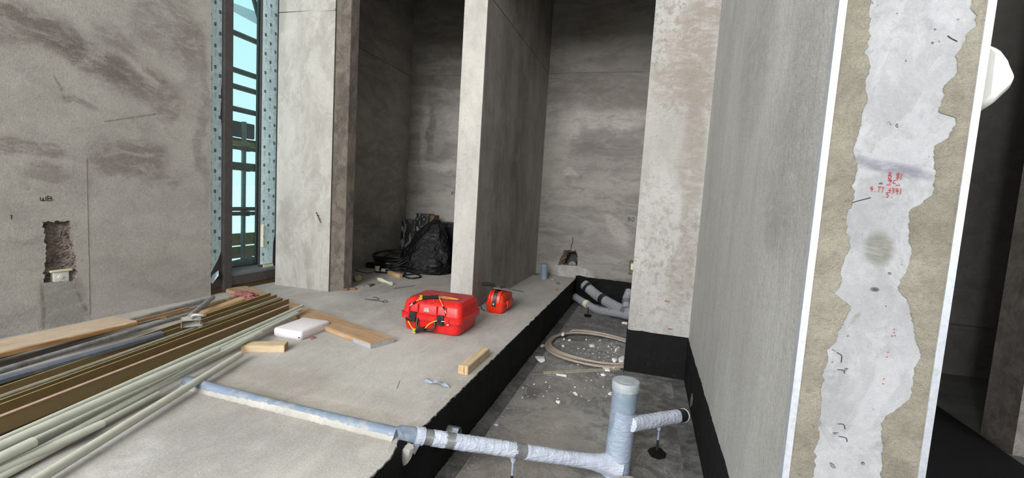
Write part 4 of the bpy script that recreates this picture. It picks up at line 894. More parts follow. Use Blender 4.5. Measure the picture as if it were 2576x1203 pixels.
# free standing timber block
A = onZ(1176, 945, 0); B_ = onZ(1232, 896, 0)
t = thing('timber_block', 'pale squared timber offcut lying near the trench edge', 'timber block'); t.matrix_world = frame(Vector((A.x, A.y, 0)), Vector((B_.x, B_.y, 0))); Lb = (B_-A).length
loc_build('timber', 'wood_block', lambda mb: mb.box((0, 0, 0), (Lb, .072, .060)), t, None, .004)
loc_build('sawn_end', 'wood_baton', lambda mb: mb.box((-.0012, .004, .004), (.001, .068, .056)), t, 'yellower sawn end with a crack')
loc_build('crack', 'marker', lambda mb: mb.loft([[Vector((-.0018, .022, .01)), Vector((-.0018, .026, .01)), Vector((.0, .026, .01)), Vector((0, .022, .01))], [Vector((-.0018, .026, .055)), Vector((-.0018, .030, .055)), Vector((0, .030, .055)), Vector((0, .026, .055))]]), t)

# blue-grey pipe buried in the slab ---------------------------------
ra = .032
Pj = onZ(1012, 1098, .0); Pj.z = .004
P0 = onZ(470, 962, .012); P1_ = onZ(1000, 1095, .006)
M['patch'] = M['floor']
t = thing('buried_pipe', 'dusty blue-grey pipe half buried across the slab towards the trench', 'pipe', P1_)
mb = MB(); mb.tube([lerp(P0, P1_, i/20)+Vector((0, 0, -.010*math.sin(math.pi*i/20))) for i in range(21)], .036, 22, True, lambda d, a: 1+.012*nz(d*6, a)); mb.build('pipe', 'pvcblue', t, 50)
# mortar fillet along pipe
mb = MB()
for sgn in (-1, 1):
    dv = (P1_-P0).normalized(); sv = Vector((-dv.y, dv.x, 0))*sgn; k = 90; vs = []
    for i in range(k+1):
        p = lerp(P0, P1_, i/k); w = .018+.010*nz(i*.35, sgn)+.008*nz(i*1.3, sgn)
        vs += [p*1+sv*.028+Vector((0, 0, .010-p.z+.012+.006*nz(i*.8, sgn*3))), Vector((p.x, p.y, 0))+sv*(.038+w*.3)+Vector((0, 0, .004+.003*nz(i*.5, 2))), Vector((p.x, p.y, 0))+sv*(.04+w)+Vector((0, 0, -.001))]
    mb.add(vs, [(i*3+j, i*3+j+1, i*3+j+4, i*3+j+3) for i in range(k) for j in range(2)])
mb.build('mortar_bed', 'floor', t, 60)['label'] = 'rough cement smeared along both sides'

# drain assembly in the trench --------------------------------------
RXC, RYC = onZ(1563, 1150, TZ).x, 2.66
tp = onY(1575, 958, RYC); RXc = tp.x
t = thing('drain_pipe', 'white film-wrapped drain pipes with capped grey riser standing in the trench', 'drain pipe', (RXc, RYC, TZ))
bot = Vector((RXc-.012, RYC, TZ)); topv = Vector((tp.x, RYC, tp.z+.0))
rr = .074
mb = MB(); mb.tube([bot, topv-Vector((0, 0, .03))], rr, 36, True); mb.build('riser', 'pvcgrey', t, 50)
mb = MB(); mb.tube([topv-Vector((0, 0, .052)), topv-Vector((0, 0, .05)), topv-Vector((0, 0, .004)), topv], lambda q: rr*(1.06 if q < .9 else 1.02), 40, True); cap_ = mb.build('cap', 'pvccap', t, 50, 0); cap_['label'] = 'dusty grey round end cap'
mb = MB(); mb.tube([topv, topv+Vector((0, 0, .003))], rr*.62, 32, True); mb.build('cap_disc', 'pvccap', cap_, 50)
# film on riser: skewed top edge and spiral creases
mb = MB(); k = 60; n_ = 48; vs = []
zt_ = onY(1570, 1028, RYC).z
for i in range(k+1):
    for j in range(n_):
        a = 2*math.pi*j/n_; zmx = zt_-.008*math.cos(a+.6); z = TZ+.0+(zmx-TZ)*i/k; fz = (z-TZ)/(zmx-TZ)
        ph = a*1.0+z*16; cre = .035*max(0, 1-fz*1.4)*(abs(nz(ph*1.7, z*3, 2))+.5*abs(nz(ph*5, z*8, 4)))
        r_ = rr*1.018*(1+cre)+.10*max(0, (.14-fz)/.14)**2*rr*5*(max(0, math.cos(a-math.pi))*.6+.12)
        x = RXc-.012*(1-fz); vs.append((x+r_*math.cos(a), RYC+r_*math.sin(a), z))
mb.add(vs, [(i*n_+j, i*n_+(j+1) % n_, (i+1)*n_+(j+1) % n_, (i+1)*n_+j) for i in range(k) for j in range(n_)]); mb.build('riser_film', 'filmthin', t, 60)['label'] = 'thin bluish plastic film stretched over the riser'
def wraptube(name, a, b, r, mat, parent, label, amp=.10, pitch=22, seed=1, n=200, sag=0):
    mb = MB(); L = (Vector(b)-Vector(a)).length
    pts = [lerp(a, b, i/n)-Vector((0, 0, sag*math.sin(math.pi*i/n))) for i in range(n+1)]
    def rf(d, an):
        s_ = (d*pitch+an/(2*math.pi)) % 1.0
        u_ = d*9+.5*an/(2*math.pi)
        return 1+amp*.30*(s_**3)+amp*.55*nz(d*8, math.cos(an)*1.5+seed, math.sin(an)*1.5)+amp*.45*abs(nz(u_*7, math.cos(an)*2.5, math.sin(an)*2.5+seed))+amp*.3*nz(d*70+an*3, math.cos(an)*4, seed)
    mb.tube(pts, r, 28, True, rf); o = mb.build(name, mat, parent, 70)
    if label: o['label'] = label
    return o
HA = Vector((-1.07, 1.925, .004)); HB = Vector((RXc-.02, 2.645, -.335))
dH = (HB-HA).normalized()
q = lambda s_: HA+dH*s_
LH = (HB-HA).length
def spx(px):  # distance along the pipe that appears at image column px
    best = 0; bd = 9e9
    for i in range(400):
        p = q(LH*i/399)-O; X = W/2+FL*p.dot(rt)/p.dot(fw)
        if abs(X-px) < bd: bd = abs(X-px); best = LH*i/399
    return best
mb = MB(); mb.tube([q(-.03), q(LH)], .034, 22); mb.build('horizontal_pipe', 'pvcgrey', t, 50)
mb = MB(); mb.tube([P1_, q(-.02), q(spx(1062))], .039, 24, True, lambda d, a: 1+.03*(abs((d*9) % 1-.5) < .06)); mb.build('coupling', 'pvcblue', t, 50)['label'] = 'blue-grey pipe coupling at the slab edge'
mb = MB(); mb.tube([q(spx(1055)), q(spx(1150))], .0385, 24); mb.build('tape', 'tape', t, 50)['label'] = 'silver grey tape'
for i, (a, b) in enumerate(((1044, 1066), (1088, 1120), (1140, 1296))):
    wraptube('wrap_film', q(spx(a)), q(spx(b)), .0395 if i else .043, 'film', t, 'white film wound round the pipe', .10, 22, i)
mb = MB(); mb.tube([q(spx(1292)), q(spx(1320))], .0405, 24); mb.build('tape', 'tape', t, 50)['label'] = 'silver grey tape'
mb = MB(); mb.tube([q(spx(1118)), q(spx(1143))], .0400, 24); mb.build('tape', 'tape', t, 50)['label'] = 'silver grey tape'
wraptube('wrap_film', q(spx(1316)), q(LH), .039, 'film', t, 'white film wound round the pipe', .11, 20, 9)
mb = MB(); mb.tube([q(LH-.24), q(LH-.16), q(LH-.10), q(LH-.05), q(LH)], lambda u_: .041+.042*u_**1.6, 28, True, lambda d, a: 1+.05*nz(d*20+a*2, a, 3)); mb.build('tee_wrap', 'film', t, 60)['label'] = 'film gathered over the tee at the riser foot'
mb = MB(); c = q(spx(1052)); mb.loft([[c+Vector(v) for v in ((-.02, -.02, -.03), (.0, -.045, -.02), (.025, -.03, -.03))], [c+Vector(v) for v in ((-.012, -.025, -.06), (.0, -.045, -.065), (.012, -.032, -.06))], [c+Vector(v) for v in ((.0, -.035, -.075), (.003, -.04, -.078), (.006, -.036, -.075))]]); mb.build('film_tail', 'film', t, 60)
# gathered film end and rod hangers
def support(p, zb, parent, r=.0065):
    mb = MB(); mb.tube([Vector((p.x, p.y, p.z-.03)), Vector((p.x+.0, p.y, (p.z+zb)/2-.04))], r, 10); mb.build('support_rod', 'filmthin', parent, 40)
    mb = MB(); mb.tube([Vector((p.x, p.y, (p.z+zb)/2-.03)), Vector((p.x-.002, p.y, zb))], r*1.15, 10); mb.build('rod_foot', 'tapeblack', parent, 40)['label'] = 'black taped rod foot'
    mb = MB(); mb.loft([[Vector((p.x+a*s_, p.y+b*s_, z)) for a, b in ((1, 0), (.3, .9), (-.8, .6), (-.9, -.5), (.2, -.9))] for z, s_ in ((p.z-.02, .026), (p.z-.045, .016), (p.z-.07, .008))]); mb.build('film_knot', 'film', parent, 60)
support(q(spx(1292)), TZ, t)
# branch to the right
BA = Vector((RXc+.05, RYC+.02, -.045)); BB = onY(1720, 1045, 3.04); BA = onY(1603, 1065, RYC)
BAv = Vector(BA); e = (BB-BAv).normalized()
mb = MB(); mb.tube([BAv-e*.03, BB], .034, 22); mb.build('branch_pipe', 'pvcgrey', t, 50)
wraptube('wrap_film', BAv-e*.06, BB-e*.075, .041, 'film', t, 'wrinkled film wound round the branch pipe', .13, 26, 4)
mb = MB(); mb.tube([BB-e*.08, BB-e*.006], .041, 24); mb.build('tape', 'tapeblack', t, 50)['label'] = 'dark tape at the branch end'
mb = MB(); mb.tube([BB-e*.006, BB+e*.002], .0425, 24); mb.build('end_ring', 'white', t, 50)['label'] = 'white rim of the open branch end'
rb = onZ(1652, 1140, TZ); bp = BAv.lerp(BB, .55); rp = onY(1658, 1078, rb.y)
mb = MB(); mb.tube([Vector((rp.x, rp.y, rp.z)), Vector((rp.x, rp.y, -.30))], .0065, 10); mb.build('support_rod', 'filmthin', t, 40)
mb = MB(); mb.tube([Vector((rp.x, rp.y, -.295)), Vector((rb.x, rb.y, TZ))], .008, 10); mb.build('rod_foot', 'tapeblack', t, 40)['label'] = 'black taped rod foot'
mb = MB(); mb.tube([Vector((rp.x, rp.y, rp.z-.01)), Vector((rp.x, rp.y, rp.z+.04))], .012, 10); mb.build('rod_clamp', 'film', t, 40)
# black patch round rod foot
mb = MB(); loop = [onZ(a, b, TZ+.004) for a, b in ((1631, 1134), (1636, 1128), (1650, 1124), (1662, 1128), (1674, 1140), (1672, 1150), (1658, 1154), (1640, 1148))]
cg = sum(loop, Vector())/8; mb.add([p-Vector((0, 0, .003)) for p in [cg+(p-cg)*1.12 for p in loop]]+loop+[cg+Vector((0, 0, .02))], [(i, (i+1) % 8, 8+(i+1) % 8, 8+i) for i in range(8)]+[(8+i, 8+(i+1) % 8, 16) for i in range(8)])
struct('membrane_patch', mb, 'black', 'black bitumen patch on the trench floor at the rod foot', ftr, 60)
# cement mound at the frame bottom
lump('cement_lump', (RXc+.075, RYC-.13, TZ+.02), (.10, .07, .03), 'floor', 2.2, 'pale cement lump at the foot of the capped riser', 'cement lump', 4, .2)
# stub in the slab side
sa = onX(1122, 1084, SX+.0); t = thing('pipe_stub', 'short grey pipe stub with white film sticking out of the black slab side', 'pipe', (SX, sa.y, sa.z)); sb = Vector((SX+.085, sa.y, sa.z))
mb = MB(); mb.tube([Vector((SX-.02, sa.y, sa.z)), sb], .036, 24, False); mb.tube([sb-Vector((.05, 0, 0)), sb], .031, 24, False); mb.tube([sb-Vector((.001, 0, 0)), sb], .036, 24, False)
mb.tube([sb-Vector((.03, 0, 0)), sb-Vector((.028, 0, 0))], .031, 24, True); mb.build('stub', 'tape', t, 50)
mb = MB(); k = 14; vs = []
for i in range(k+1):
    for j in range(9):
        a = R(-70+140*j/8); x = sb.x-.05*(1-i/k)*(.4+.6*abs(nz(j*.7, 3))+.2)+.001; vs.append((x, sb.y-.0375*math.cos(a), sb.z+.0375*math.sin(a)))
mb.add(vs, [(i*9+j, i*9+j+1, (i+1)*9+j+1, (i+1)*9+j) for i in range(k) for j in range(8)]); mb.build('film_scrap', 'film', t, 60)['label'] = 'white film scrap on the stub mouth'

# trench-end wrapped pipes ------------------------------------------
def wrapped(name, pts, r, label, bands, seed):
    t = thing(name, label, 'pipe', pts[0]); P = catmull(pts, 26); L = sum((P[i+1]-P[i]).length for i in range(len(P)-1))
    mb = MB(); mb.tube(P, r, 26, True, lambda d, a: 1+.035*((d*13+a/6.28) % 1)+.05*nz(d*16, math.cos(a)*2+seed, math.sin(a)*2)+.03*nz(d*40, a*2, seed)); mb.build('wrap', 'film_dirty', t, 70)
    for u, w, m_ in bands:
        i0 = int(u*(len(P)-1)); i1 = min(len(P)-1, i0+max(1, int(w*(len(P)-1))))
        mb = MB(); mb.tube(P[i0:i1+1], r*1.075, 26); mb.build('tape_band', m_, t, 50)['label'] = {'tapeblack': 'black tape band', 'tape': 'shiny silver tape band', 'cream': 'cream tape band'}[m_]
    return t
a = onY(1470, 716, 7.0)
wrapped('wrapped_pipe', [a, onY(1500, 742, 6.85), onY(1545, 770, 6.5), onY(1588, 789, 6.2), onY(1640, 806, 5.95)], .075, 'upper grey film-wrapped pipe leaving the black back wall of the trench', ((.05, .05, 'tapeblack'), (.34, .05, 'tapeblack'), (.66, .06, 'tape')), 1)
wrapped('wrapped_pipe', [onY(1443, 745, 6.98), onY(1470, 762, 6.8), onY(1505, 780, 6.6), onY(1550, 788, 6.35), onY(1600, 797, 6.1)], .056, 'lower thinner grey-wrapped pipe curving below the other by the trench corner', ((.0, .04, 'tapeblack'), (.27, .06, 'cream')), 5)
wrapped('wrapped_pipe', [onY(1583, 732, 6.5), onY(1576, 755, 6.4), onY(1577, 785, 6.25)], .055, 'short upright wrapped pipe elbow half hidden by the pier', ((.5, .2, 'tape'),), 8)
pb = onZ(1478, 797, TZ)
lump('bitumen_blob', (pb.x, pb.y, TZ+.015), (.05, .05, .022), 'black', 4, 'black bitumen blob dripped on the trench floor below the wrapped pipes', 'blob', 3, .3)
mb = MB(); mb.tube([(pb.x, pb.y, TZ+.03), (pb.x+.002, pb.y, -.25)], .008, 8); tag(mb.build('support_rod', 'tapeblack', None, 40), 'thin black rod under the lower wrapped pipe at the trench end', 'rod')
# grey pipe stub on the slab
a = onZ(1368, 702, 0); a.z = 0; t = thing('pipe_stub', 'short grey upright pipe stub standing on the slab near the back wall', 'pipe', a)
hz = onY(1368, 664, a.y).z; mb = MB(); mb.tube([a, a+Vector((-.01, 0, hz-.0))], .055, 28); mb.build('stub', 'pvcgrey', t, 50)
mb = MB(); mb.tube([a+Vector((-.008, 0, hz-.05)), a+Vector((-.01, 0, hz))], .059, 28); mb.build('socket', 'pvcgrey', t, 50)

# coil of hose ------------------------------------------------------
CX, CY = -.43, 4.86
def coil(turns, mat, name, label, r0, seed):
    pts = []
    for i in range(int(turns*72)+1):
        a = 2*math.pi*i/72+2.3; tt = i/72; rr_ = r0+.028*math.sin(tt*2.1+seed)+.012*math.sin(a*2+tt)
        pts.append((CX+rr_*math.cos(a)*1.0, CY+rr_*math.sin(a)*1.02, TZ+.014+.011*(i/72 % 3)+.006*math.sin(a*3+seed)+.008))
    mb = MB(); mb.tube(pts, .0125, 10); o = mb.build(name, mat, None, 60); tag(o, label, 'hose')
coil(4.2, 'hose', 'hose_coil', 'loose coil of beige flexible hose on the trench floor', .50, 1.0)
# profile scrap
F = onZ(1558, 928, TZ+.012); N = onZ(1366, 938, TZ+.012)
t = thing('metal_rail', 'short olive aluminium rail lying below the hose coil', 'rail'); t.matrix_world = frame(N, F); L = (F-N).length
loc_build('rail', 'pale_bar', lambda mb: prism(mb, [(-.02, -.010), (.02, -.010), (.02, .006), (.008, .009), (.006, .002), (-.006, .002), (-.008, .009), (-.02, .006)], L), t)
loc_build('dark_tip', 'greyshard', lambda mb: mb.loft([[Vector((-.13, -.014, -.009)), Vector((-.13, .014, -.009)), Vector((-.13, .012, .002)), Vector((-.13, -.012, .002))], [Vector((0, -.019, -.010)), Vector((0, .019, -.010)), Vector((0, .019, .005)), Vector((0, -.019, .005))]]), t, 'flat dark grey tip')
# plaster chunks
def chunk(px, py, sx_, sy_, sz_, seed, label, group=None, z=TZ, sub=2):
    p = onZ(px, py, z); r = random.Random(seed); bm = bmesh.new()
    for i in range(16 if sx_ > .02 else 9):
        a = r.uniform(0, 6.28); k = r.uniform(.75, 1); bm.verts.new((p.x+sx_*k*math.cos(a), p.y+sy_*k*math.sin(a), z+.001+sz_*r.choice((0, 1, 1, .55))*(1 if k < .93 else .6)))
    res = bmesh.ops.convex_hull(bm, input=bm.verts); bmesh.ops.delete(bm, geom=[v for v in bm.verts if not v.link_faces], context='VERTS')
    bm.verts.index_update(); mb = MB(); mb.add([v.co.copy() for v in bm.verts], [tuple(v.index for v in f.verts) for f in bm.faces]); bm.free()
    return tag(mb.build('plaster_chunk', 'plaster', None), label, 'plaster chunk', group)
G = 'white plaster chunks on the trench floor'
chunk(1358, 907, .062, .085, .032, 1, 'largest flat white plaster slab at the left side of the hose coil', G)
chunk(1411, 947, .055, .022, .018, 2, 'oblong white plaster piece below the olive rail', G)
chunk(1527, 932, .045, .05, .02, 3, 'white plaster chunk resting at the right end of the olive rail', G)
chunk(1541, 928, .04, .05, .03, 4, 'pale upright plaster chunk beside the olive rail end, next to the pier', G)
chunk(1563, 915, .035, .10, .06, 5, 'tall white plaster chunk leaning by the black pier foot', G)
chunk(1416, 844, .022, .045, .03, 6, 'white triangular plaster chip lying on the far rim of the hose coil', G, TZ+.04)
chunk(1365, 873, .022, .06, .016, 7, 'narrow white plaster sliver outside the left rim of the coil', G)
chunk(1419, 855, .018, .03, .012, 8, 'small round white plaster chip just inside the upper left of the coil', G)
chunk(1433, 858, .022, .03, .015, 9, 'twin-lobed white plaster chip inside the upper coil', G)
chunk(1490, 873, .035, .05, .02, 10, 'curved white plaster chip in the middle of the coil', G)
chunk(1553, 884, .03, .06, .04, 11, 'upright grey-white plaster chunk inside the right of the coil', G)
chunk(1546, 910, .03, .04, .028, 12, 'rounded plaster chunk on the lower right rim of the coil', G, TZ+.035)
chunk(1417, 873, .022, .018, .02, 13, 'small square white plaster chip inside the left of the coil', G)
chunk(1427, 898, .022, .018, .01, 14, 'flat plaster chip inside the lower left rim of the coil', G)
chunk(1572, 816, .045, .05, .025, 15, 'white plaster chip on the trench floor between wrapped pipes and pier', G)
chunk(1446, 995, .025, .028, .02, 16, 'round white plaster chip alone in the middle of the trench floor', G)
chunk(1404, 1014, .022, .022, .014, 17, 'pale plaster chip pair in the middle trench floor, nearest the riser side', G)
chunk(1535, 996, .022, .035, .02, 18, 'white plaster chip close to the left of the capped riser', G)
chunk(1518, 945, .03, .02, .015, 19, 'small white plaster piece just left of the riser cap', G)
chunk(1479, 884, .018, .02, .012, 20, 'tiny white plaster nugget pair in the coil centre', G)
chunk(1247, 1071, .018, .018, .006, 21, 'small pale disc-like chip on the trench floor above the wrapped pipe', G)
r = random.Random(11)
for i in range(46):
    px = r.choice((r.gauss(1500, 45), r.gauss(1545, 18))); py = r.gauss(885, 20) if px < 1550 else r.gauss(895, 18)
    px = min(1563, max(1400, px)); py = min(925, max(850, py)); s_ = r.uniform(.006, .014)
    chunk(px, py, s_, s_*1.2, s_*.9, 100+i, 'small white plaster chip scattered inside the hose coil', 'small plaster chips in the coil')
for i in range(26):
    px = r.uniform(1290, 1530); py = r.uniform(940, 1010); s_ = r.uniform(.004, .010)
    chunk(px, py, s_, s_, s_*.8, 200+i, 'tiny white plaster chip on the open trench floor below the rail', 'tiny plaster chips below the rail')
def crumbs(name, pts, mat, label, cat):
    mb = MB()
    for p, s_ in pts:
        a = r.uniform(0, 3); v = [p+Vector((s_*math.cos(a+k*2.1), s_*math.sin(a+k*2.1), 0)) for k in range(3)]+[p+Vector((0, 0, s_*1.1))]
        mb.add(v, [(0, 1, 3), (1, 2, 3), (2, 0, 3), (0, 2, 1)])
    o = mb.build(name, mat, None, at0=True); tag(o, label, cat, None, 'stuff')
pp = []
for i in range(900):
    px = r.gauss(1500, 60); py = r.gauss(895, 40)
    if py < 800: continue
    p = onZ(px, py, TZ)
    if SX+.1 < p.x < RX-.05 and not (p.x > -.11 and p.y > PY-.02): pp.append((p, r.uniform(.0015, .0045)))
for i in range(500):
    p = Vector((r.uniform(SX+.1, RX-.1), r.uniform(1.8, 6.5), TZ))
    if not (p.x > -.11 and p.y > PY-.02): pp.append((p, r.uniform(.001, .003)))
for i in range(200):
    tt = r.random(); p = Vector((SX+.15+r.gauss(0, .02), 2.2+4.6*tt, TZ)); pp.append((p, r.uniform(.0015, .004)))
crumbs('plaster_crumbs', pp, 'crumb', 'fine white plaster crumbs strewn over the trench floor', 'crumbs')
pp = []
for i in range(500):
    u = r.random(); p = lerp(P0, P1_, u)+Vector((0, r.choice((-1, 1))*(.06+abs(r.gauss(0, .05))), 0)); p.z = .0; pp.append((p, r.uniform(.001, .003)))
for i in range(500): pp.append((Vector((r.uniform(-2.6, -1.1), r.uniform(1.2, 3.2), 0)), r.uniform(.0006, .0018)))
crumbs('sawdust', pp, 'wood_baton', 'sawdust and grit scattered along the buried pipe', 'sawdust')
# rubble along the slab edge rear and hole foot
for i, (px, py, s_, m_, lb) in enumerate(((1389, 705, .03, 'foamgreen', 'small yellowish debris lump beside the grey pipe stub'), (1404, 714, .03, 'greyshard', 'small dark debris lump near the rear trench corner'), (1348, 692, .04, 'rubble_edge', 'crumbly mortar heap in the corner of the partition foot'), (1401, 732, .018, 'shard', 'tiny brown shard near the trench edge at the rear'))):
    p = onZ(px, py, 0); lump('debris_lump', (p.x, p.y, .010), (s_, s_*1.2, .014), m_, i*3.1, lb, 'debris', 2, .4)

# --- red case ------------------------------------------------------
ox, oy = -1.995, 3.452
t = thing('tool_case', 'large red plastic tool case with two black latches and carry handle', 'tool case', (ox+.28, oy+.22, 0))
def case_sec(x0, x1, y0, y1, r_, z): return [p for p in rrect(x0, x1, y0, y1, r_, z, 6)]
X0, X1, Y0, Y1 = ox, ox+.565, oy, oy+.455
mb = MB(); mb.loft([case_sec(X0+.04, X1-.04, Y0+.04, Y1-.03, .05, .0), case_sec(X0+.024, X1-.024, Y0+.022, Y1-.02, .055, .012), case_sec(X0+.018, X1-.018, Y0+.014, Y1-.014, .055, .05), case_sec(X0+.010, X1-.010, Y0+.008, Y1-.008, .055, .108), case_sec(X0-.008, X1+.008, Y0-.006, Y1+.008, .05, .110), case_sec(X0-.010, X1+.010, Y0-.008, Y1+.01, .05, .150)])
mb.build('base_shell', 'red', t, 35)
mb = MB(); mb.loft([case_sec(X0-.012, X1+.012, Y0-.010, Y1+.012, .05, .1515), case_sec(X0-.012, X1+.012, Y0-.010, Y1+.012, .05, .160), case_sec(X0+.002, X1-.002, Y0+.004, Y1-.002, .055, .164), case_sec(X0+.010, X1-.010, Y0+.012, Y1-.010, .055, .235), case_sec(X0+.014, X1-.014, Y0+.020, Y1-.014, .055, .250), case_sec(X0+.040, X1-.040, Y0+.066, Y1-.040, .045, .284), case_sec(X0+.047, X1-.047, Y0+.073, Y1-.047, .042, .2845)])
lidp = mb.build('lid_shell', 'red', t, 35)
mb = MB(); mb.loft([case_sec(X0+.053, X1-.053, Y0+.080, Y1-.053, .038, .284), case_sec(X0+.053, X1-.053, Y0+.080, Y1-.053, .038, .2862)]); mb.build('lid_panel', 'red_top', lidp, 35)['label'] = 'dusty flat top panel of the lid'
fx = lambda u: X0+(X1-X0)*u
for i, (u0, u1) in enumerate(((.155, .275), (.62, .735))):
    mb = MB(); mb.box((fx(u0)-.012, Y0-.012, .172), (fx(u0)-.004, Y0+.02, .246)); mb.box((fx(u1)+.004, Y0-.012, .172), (fx(u1)+.012, Y0+.02, .246)); mb.build('rib', 'red', t, 30, .003)
    mb = MB(); mb.box((fx(u0), Y0-.018, .088), (fx(u1), Y0+.012, .174)); l_ = mb.build('latch', 'blackplastic', t, 30, .004); mb = MB(); mb.box((fx(u0)+.006, Y0-.024, .094), (fx(u1)-.006, Y0-.017, .132)); mb.build('latch_tab', 'blackplastic', l_, 30, .003)
mb = MB(); mb.box((fx(.30), Y0-.003, .165), (fx(.60), Y0+.02, .172)); mb.box((fx(.345), Y0-.012, .138), (fx(.535), Y0+.001, .144)); mb.box((fx(.345), Y0-.012, .122), (fx(.535), Y0+.001, .127)); mb.box((fx(.30), Y0-.010, .112), (fx(.60), Y0+.01, .150)); mb.build('grip_recess', 'red', t, 30, .003)
mb = MB(); hpts = catmull([(fx(.30), Y0-.012, .128), (fx(.30), Y0-.025, .085), (fx(.315), Y0-.035, .052), (fx(.36), Y0-.038, .044), (fx(.45), Y0-.038, .043), (fx(.54), Y0-.038, .044), (fx(.585), Y0-.035, .052), (fx(.60), Y0-.025, .085), (fx(.60), Y0-.012, .128)], 6)
mb.tube(hpts, .0105, 12); mb.build('carry_handle', 'blackplastic', t, 50)
mb = MB(); mb.box((fx(.385), Y0+.0035, .186), (fx(.475), Y0+.0085, .201)); mb.build('sticker', 'grey_paint', lidp, 30)['label'] = 'worn silver sticker'
mb = MB(); writing(mb, 'W2', (fx(.395), Y0+.0065, .203), (1, 0, 0), (0, .12, .98), .017, .018, .003); mb.build('logo', 'white', lidp)['label'] = 'worn white logo strokes'
mb = MB(); writing(mb, 'VALINT', (fx(.30), Y0+.0300, .2585), (1, 0, 0), (0, .80, .60), .018, .020, .0026); mb.build('pen_writing', 'marker', lidp)['label'] = 'black marker writing VAL INT'
for u in (.12, .80):
    mb = MB(); mb.box((fx(u), Y0-.014, .095), (fx(u)+.012, Y0+.005, .15)); mb.build('hinge_lug', 'red', t, 30, .003)
    mb = MB(); mb.tube([(fx(u)-.004, Y0-.016, .105), (fx(u)+.016, Y0-.016, .105)], .005, 8); mb.build('steel_pin', 'steel', t, 40)
# ropes with foam grips lying on / hanging over the case
def rope(name, label, pts, grip, mats, zoff=0):
    t2 = thing(name, label, 'rope', pts[0]); P = catmull(pts, 10); mb = MB(); mb.tube(P, .0042, 8, True, lambda d, a: 1+.15*math.sin(d*900+a*2)); mb.build('cord', mats, t2, 60)
    mb = MB(); mb.tube(path(grip[0], grip[1], 8), .0165, 16); gp_ = mb.build('grip', 'blackfoam', t2, 50); gp_['label'] = 'black foam grip'
    mb = MB(); k_ = Vector(grip[0]); mb.tube(catmull([k_+Vector(v) for v in ((-.012, -.012, .010), (-.022, .0, .018), (-.012, .014, .012), (-.004, -.006, -.012), (-.024, -.010, -.006), (-.018, .010, .004), (-.006, -.014, .014))], 6), .0046, 8); mb.build('knot', 'rope', gp_, 60)['label'] = 'yellow knot'
    for e_ in (P[0], P[-1]):
        d_ = (P[1]-P[0]).normalized() if e_ is P[0] else (P[-2]-P[-1]).normalized(); mb = MB(); mb.tube([e_-d_*.002, e_+d_*.035], .0075, 10); mb.build('sleeve', 'blackfoam', t2, 50)
        mb = MB(); mb.tube([e_-d_*.002, e_-d_*.010, e_-d_*.034], lambda q: .0042-.002*q, 8); mb.build('snap_clip', 'steel', t2, 40)
    return t2
g0 = Vector((fx(.315), Y0+.045, .292)); g1 = Vector((fx(.53), Y0+.105, .305))
rope('rope_handle', 'yellow rope with black foam grip lying over the case lid', [Vector((fx(.20), Y0-.006, .243)), Vector((fx(.25), Y0+.02, .268)), g0, (g0+g1)/2, g1, Vector((fx(.60), Y0+.06, .292)), Vector((fx(.68), Y0+.015, .262)), Vector((fx(.74), Y0-.006, .226))], (g0, g1), 'rope2')
mb = MB(); mb.tube(catmull([(fx(.53), Y0+.11, .300), (fx(.62), Y0+.14, .291), (fx(.72), Y0+.15, .2905), (fx(.82), Y0+.165, .2905), (fx(.72), Y0+.175, .291), (fx(.62), Y0+.19, .291), (fx(.48), Y0+.17, .291), (fx(.42), Y0+.16, .291)], 8), .0036, 8); tag(mb.build('cord_loop', 'rope2', None, 60), 'thin amber cord loop with frayed end lying on the red case lid', 'cord')
g0 = Vector((fx(.33), Y0-.062, .024)); g1 = Vector((fx(.475), Y0-.060, .062))
rope('rope_handle', 'yellow rope with black foam grip hanging at the case front below the handle', [Vector((fx(.115), Y0-.022, .115)), Vector((fx(.18), Y0-.04, .085)), Vector((fx(.26), Y0-.058, .045)), g0, (g0+g1)/2, g1, Vector((fx(.53), Y0-.05, .10)), Vector((fx(.62), Y0-.035, .128)), Vector((fx(.71), Y0-.030, .132))], (g0, g1), 'rope')

# --- small red case -------------------------------------------------
sx0, sx1, sy0, sy1 = -1.545, -1.345, 4.365, 4.74
t = thing('tool_case', 'small orange-red rounded case with black strap beside the partition', 'tool case', ((sx0+sx1)/2, (sy0+sy1)/2, 0))
mb = MB(); mb.loft([rrect(sx0+.03, sx1-.03, sy0+.02, sy1-.02, .03, 0, 5), rrect(sx0+.008, sx1-.008, sy0+.006, sy1-.006, .04, .022, 5), rrect(sx0+.004, sx1-.004, sy0+.003, sy1-.003, .04, .085, 5), rrect(sx0-.006, sx1+.006, sy0-.006, sy1+.006, .04, .088, 5), rrect(sx0-.006, sx1+.006, sy0-.006, sy1+.006, .04, .098, 5)]); mb.build('base_shell', 'redorange', t, 40)
mb = MB(); mb.loft([rrect(sx0-.005, sx1+.005, sy0-.005, sy1+.005, .04, .100, 5), rrect(sx0-.005, sx1+.005, sy0-.005, sy1+.005, .04, .108, 5), rrect(sx0+.006, sx1-.006, sy0+.004, sy1-.004, .04, .112, 5), rrect(sx0+.014, sx1-.014, sy0+.012, sy1-.012, .04, .175, 5), rrect(sx0+.028, sx1-.028, sy0+.03, sy1-.03, .04, .205, 5), rrect(sx0+.05, sx1-.05, sy0+.055, sy1-.05, .03, .222, 5)]); mb.build('lid_shell', 'redorange', t, 40)
for xx in (sx0+.045, sx1-.045):
    mb = MB(); mb.tube(catmull([(xx, sy0-.004, .115), (xx, sy0+.006, .175), (xx, sy0+.03, .212), (xx, sy0+.09, .226), (xx, sy1-.05, .226)], 6), .008, 8); mb.build('rib', 'redorange', t, 50)
xc = (sx0+sx1)/2
mb = MB(); secs = []
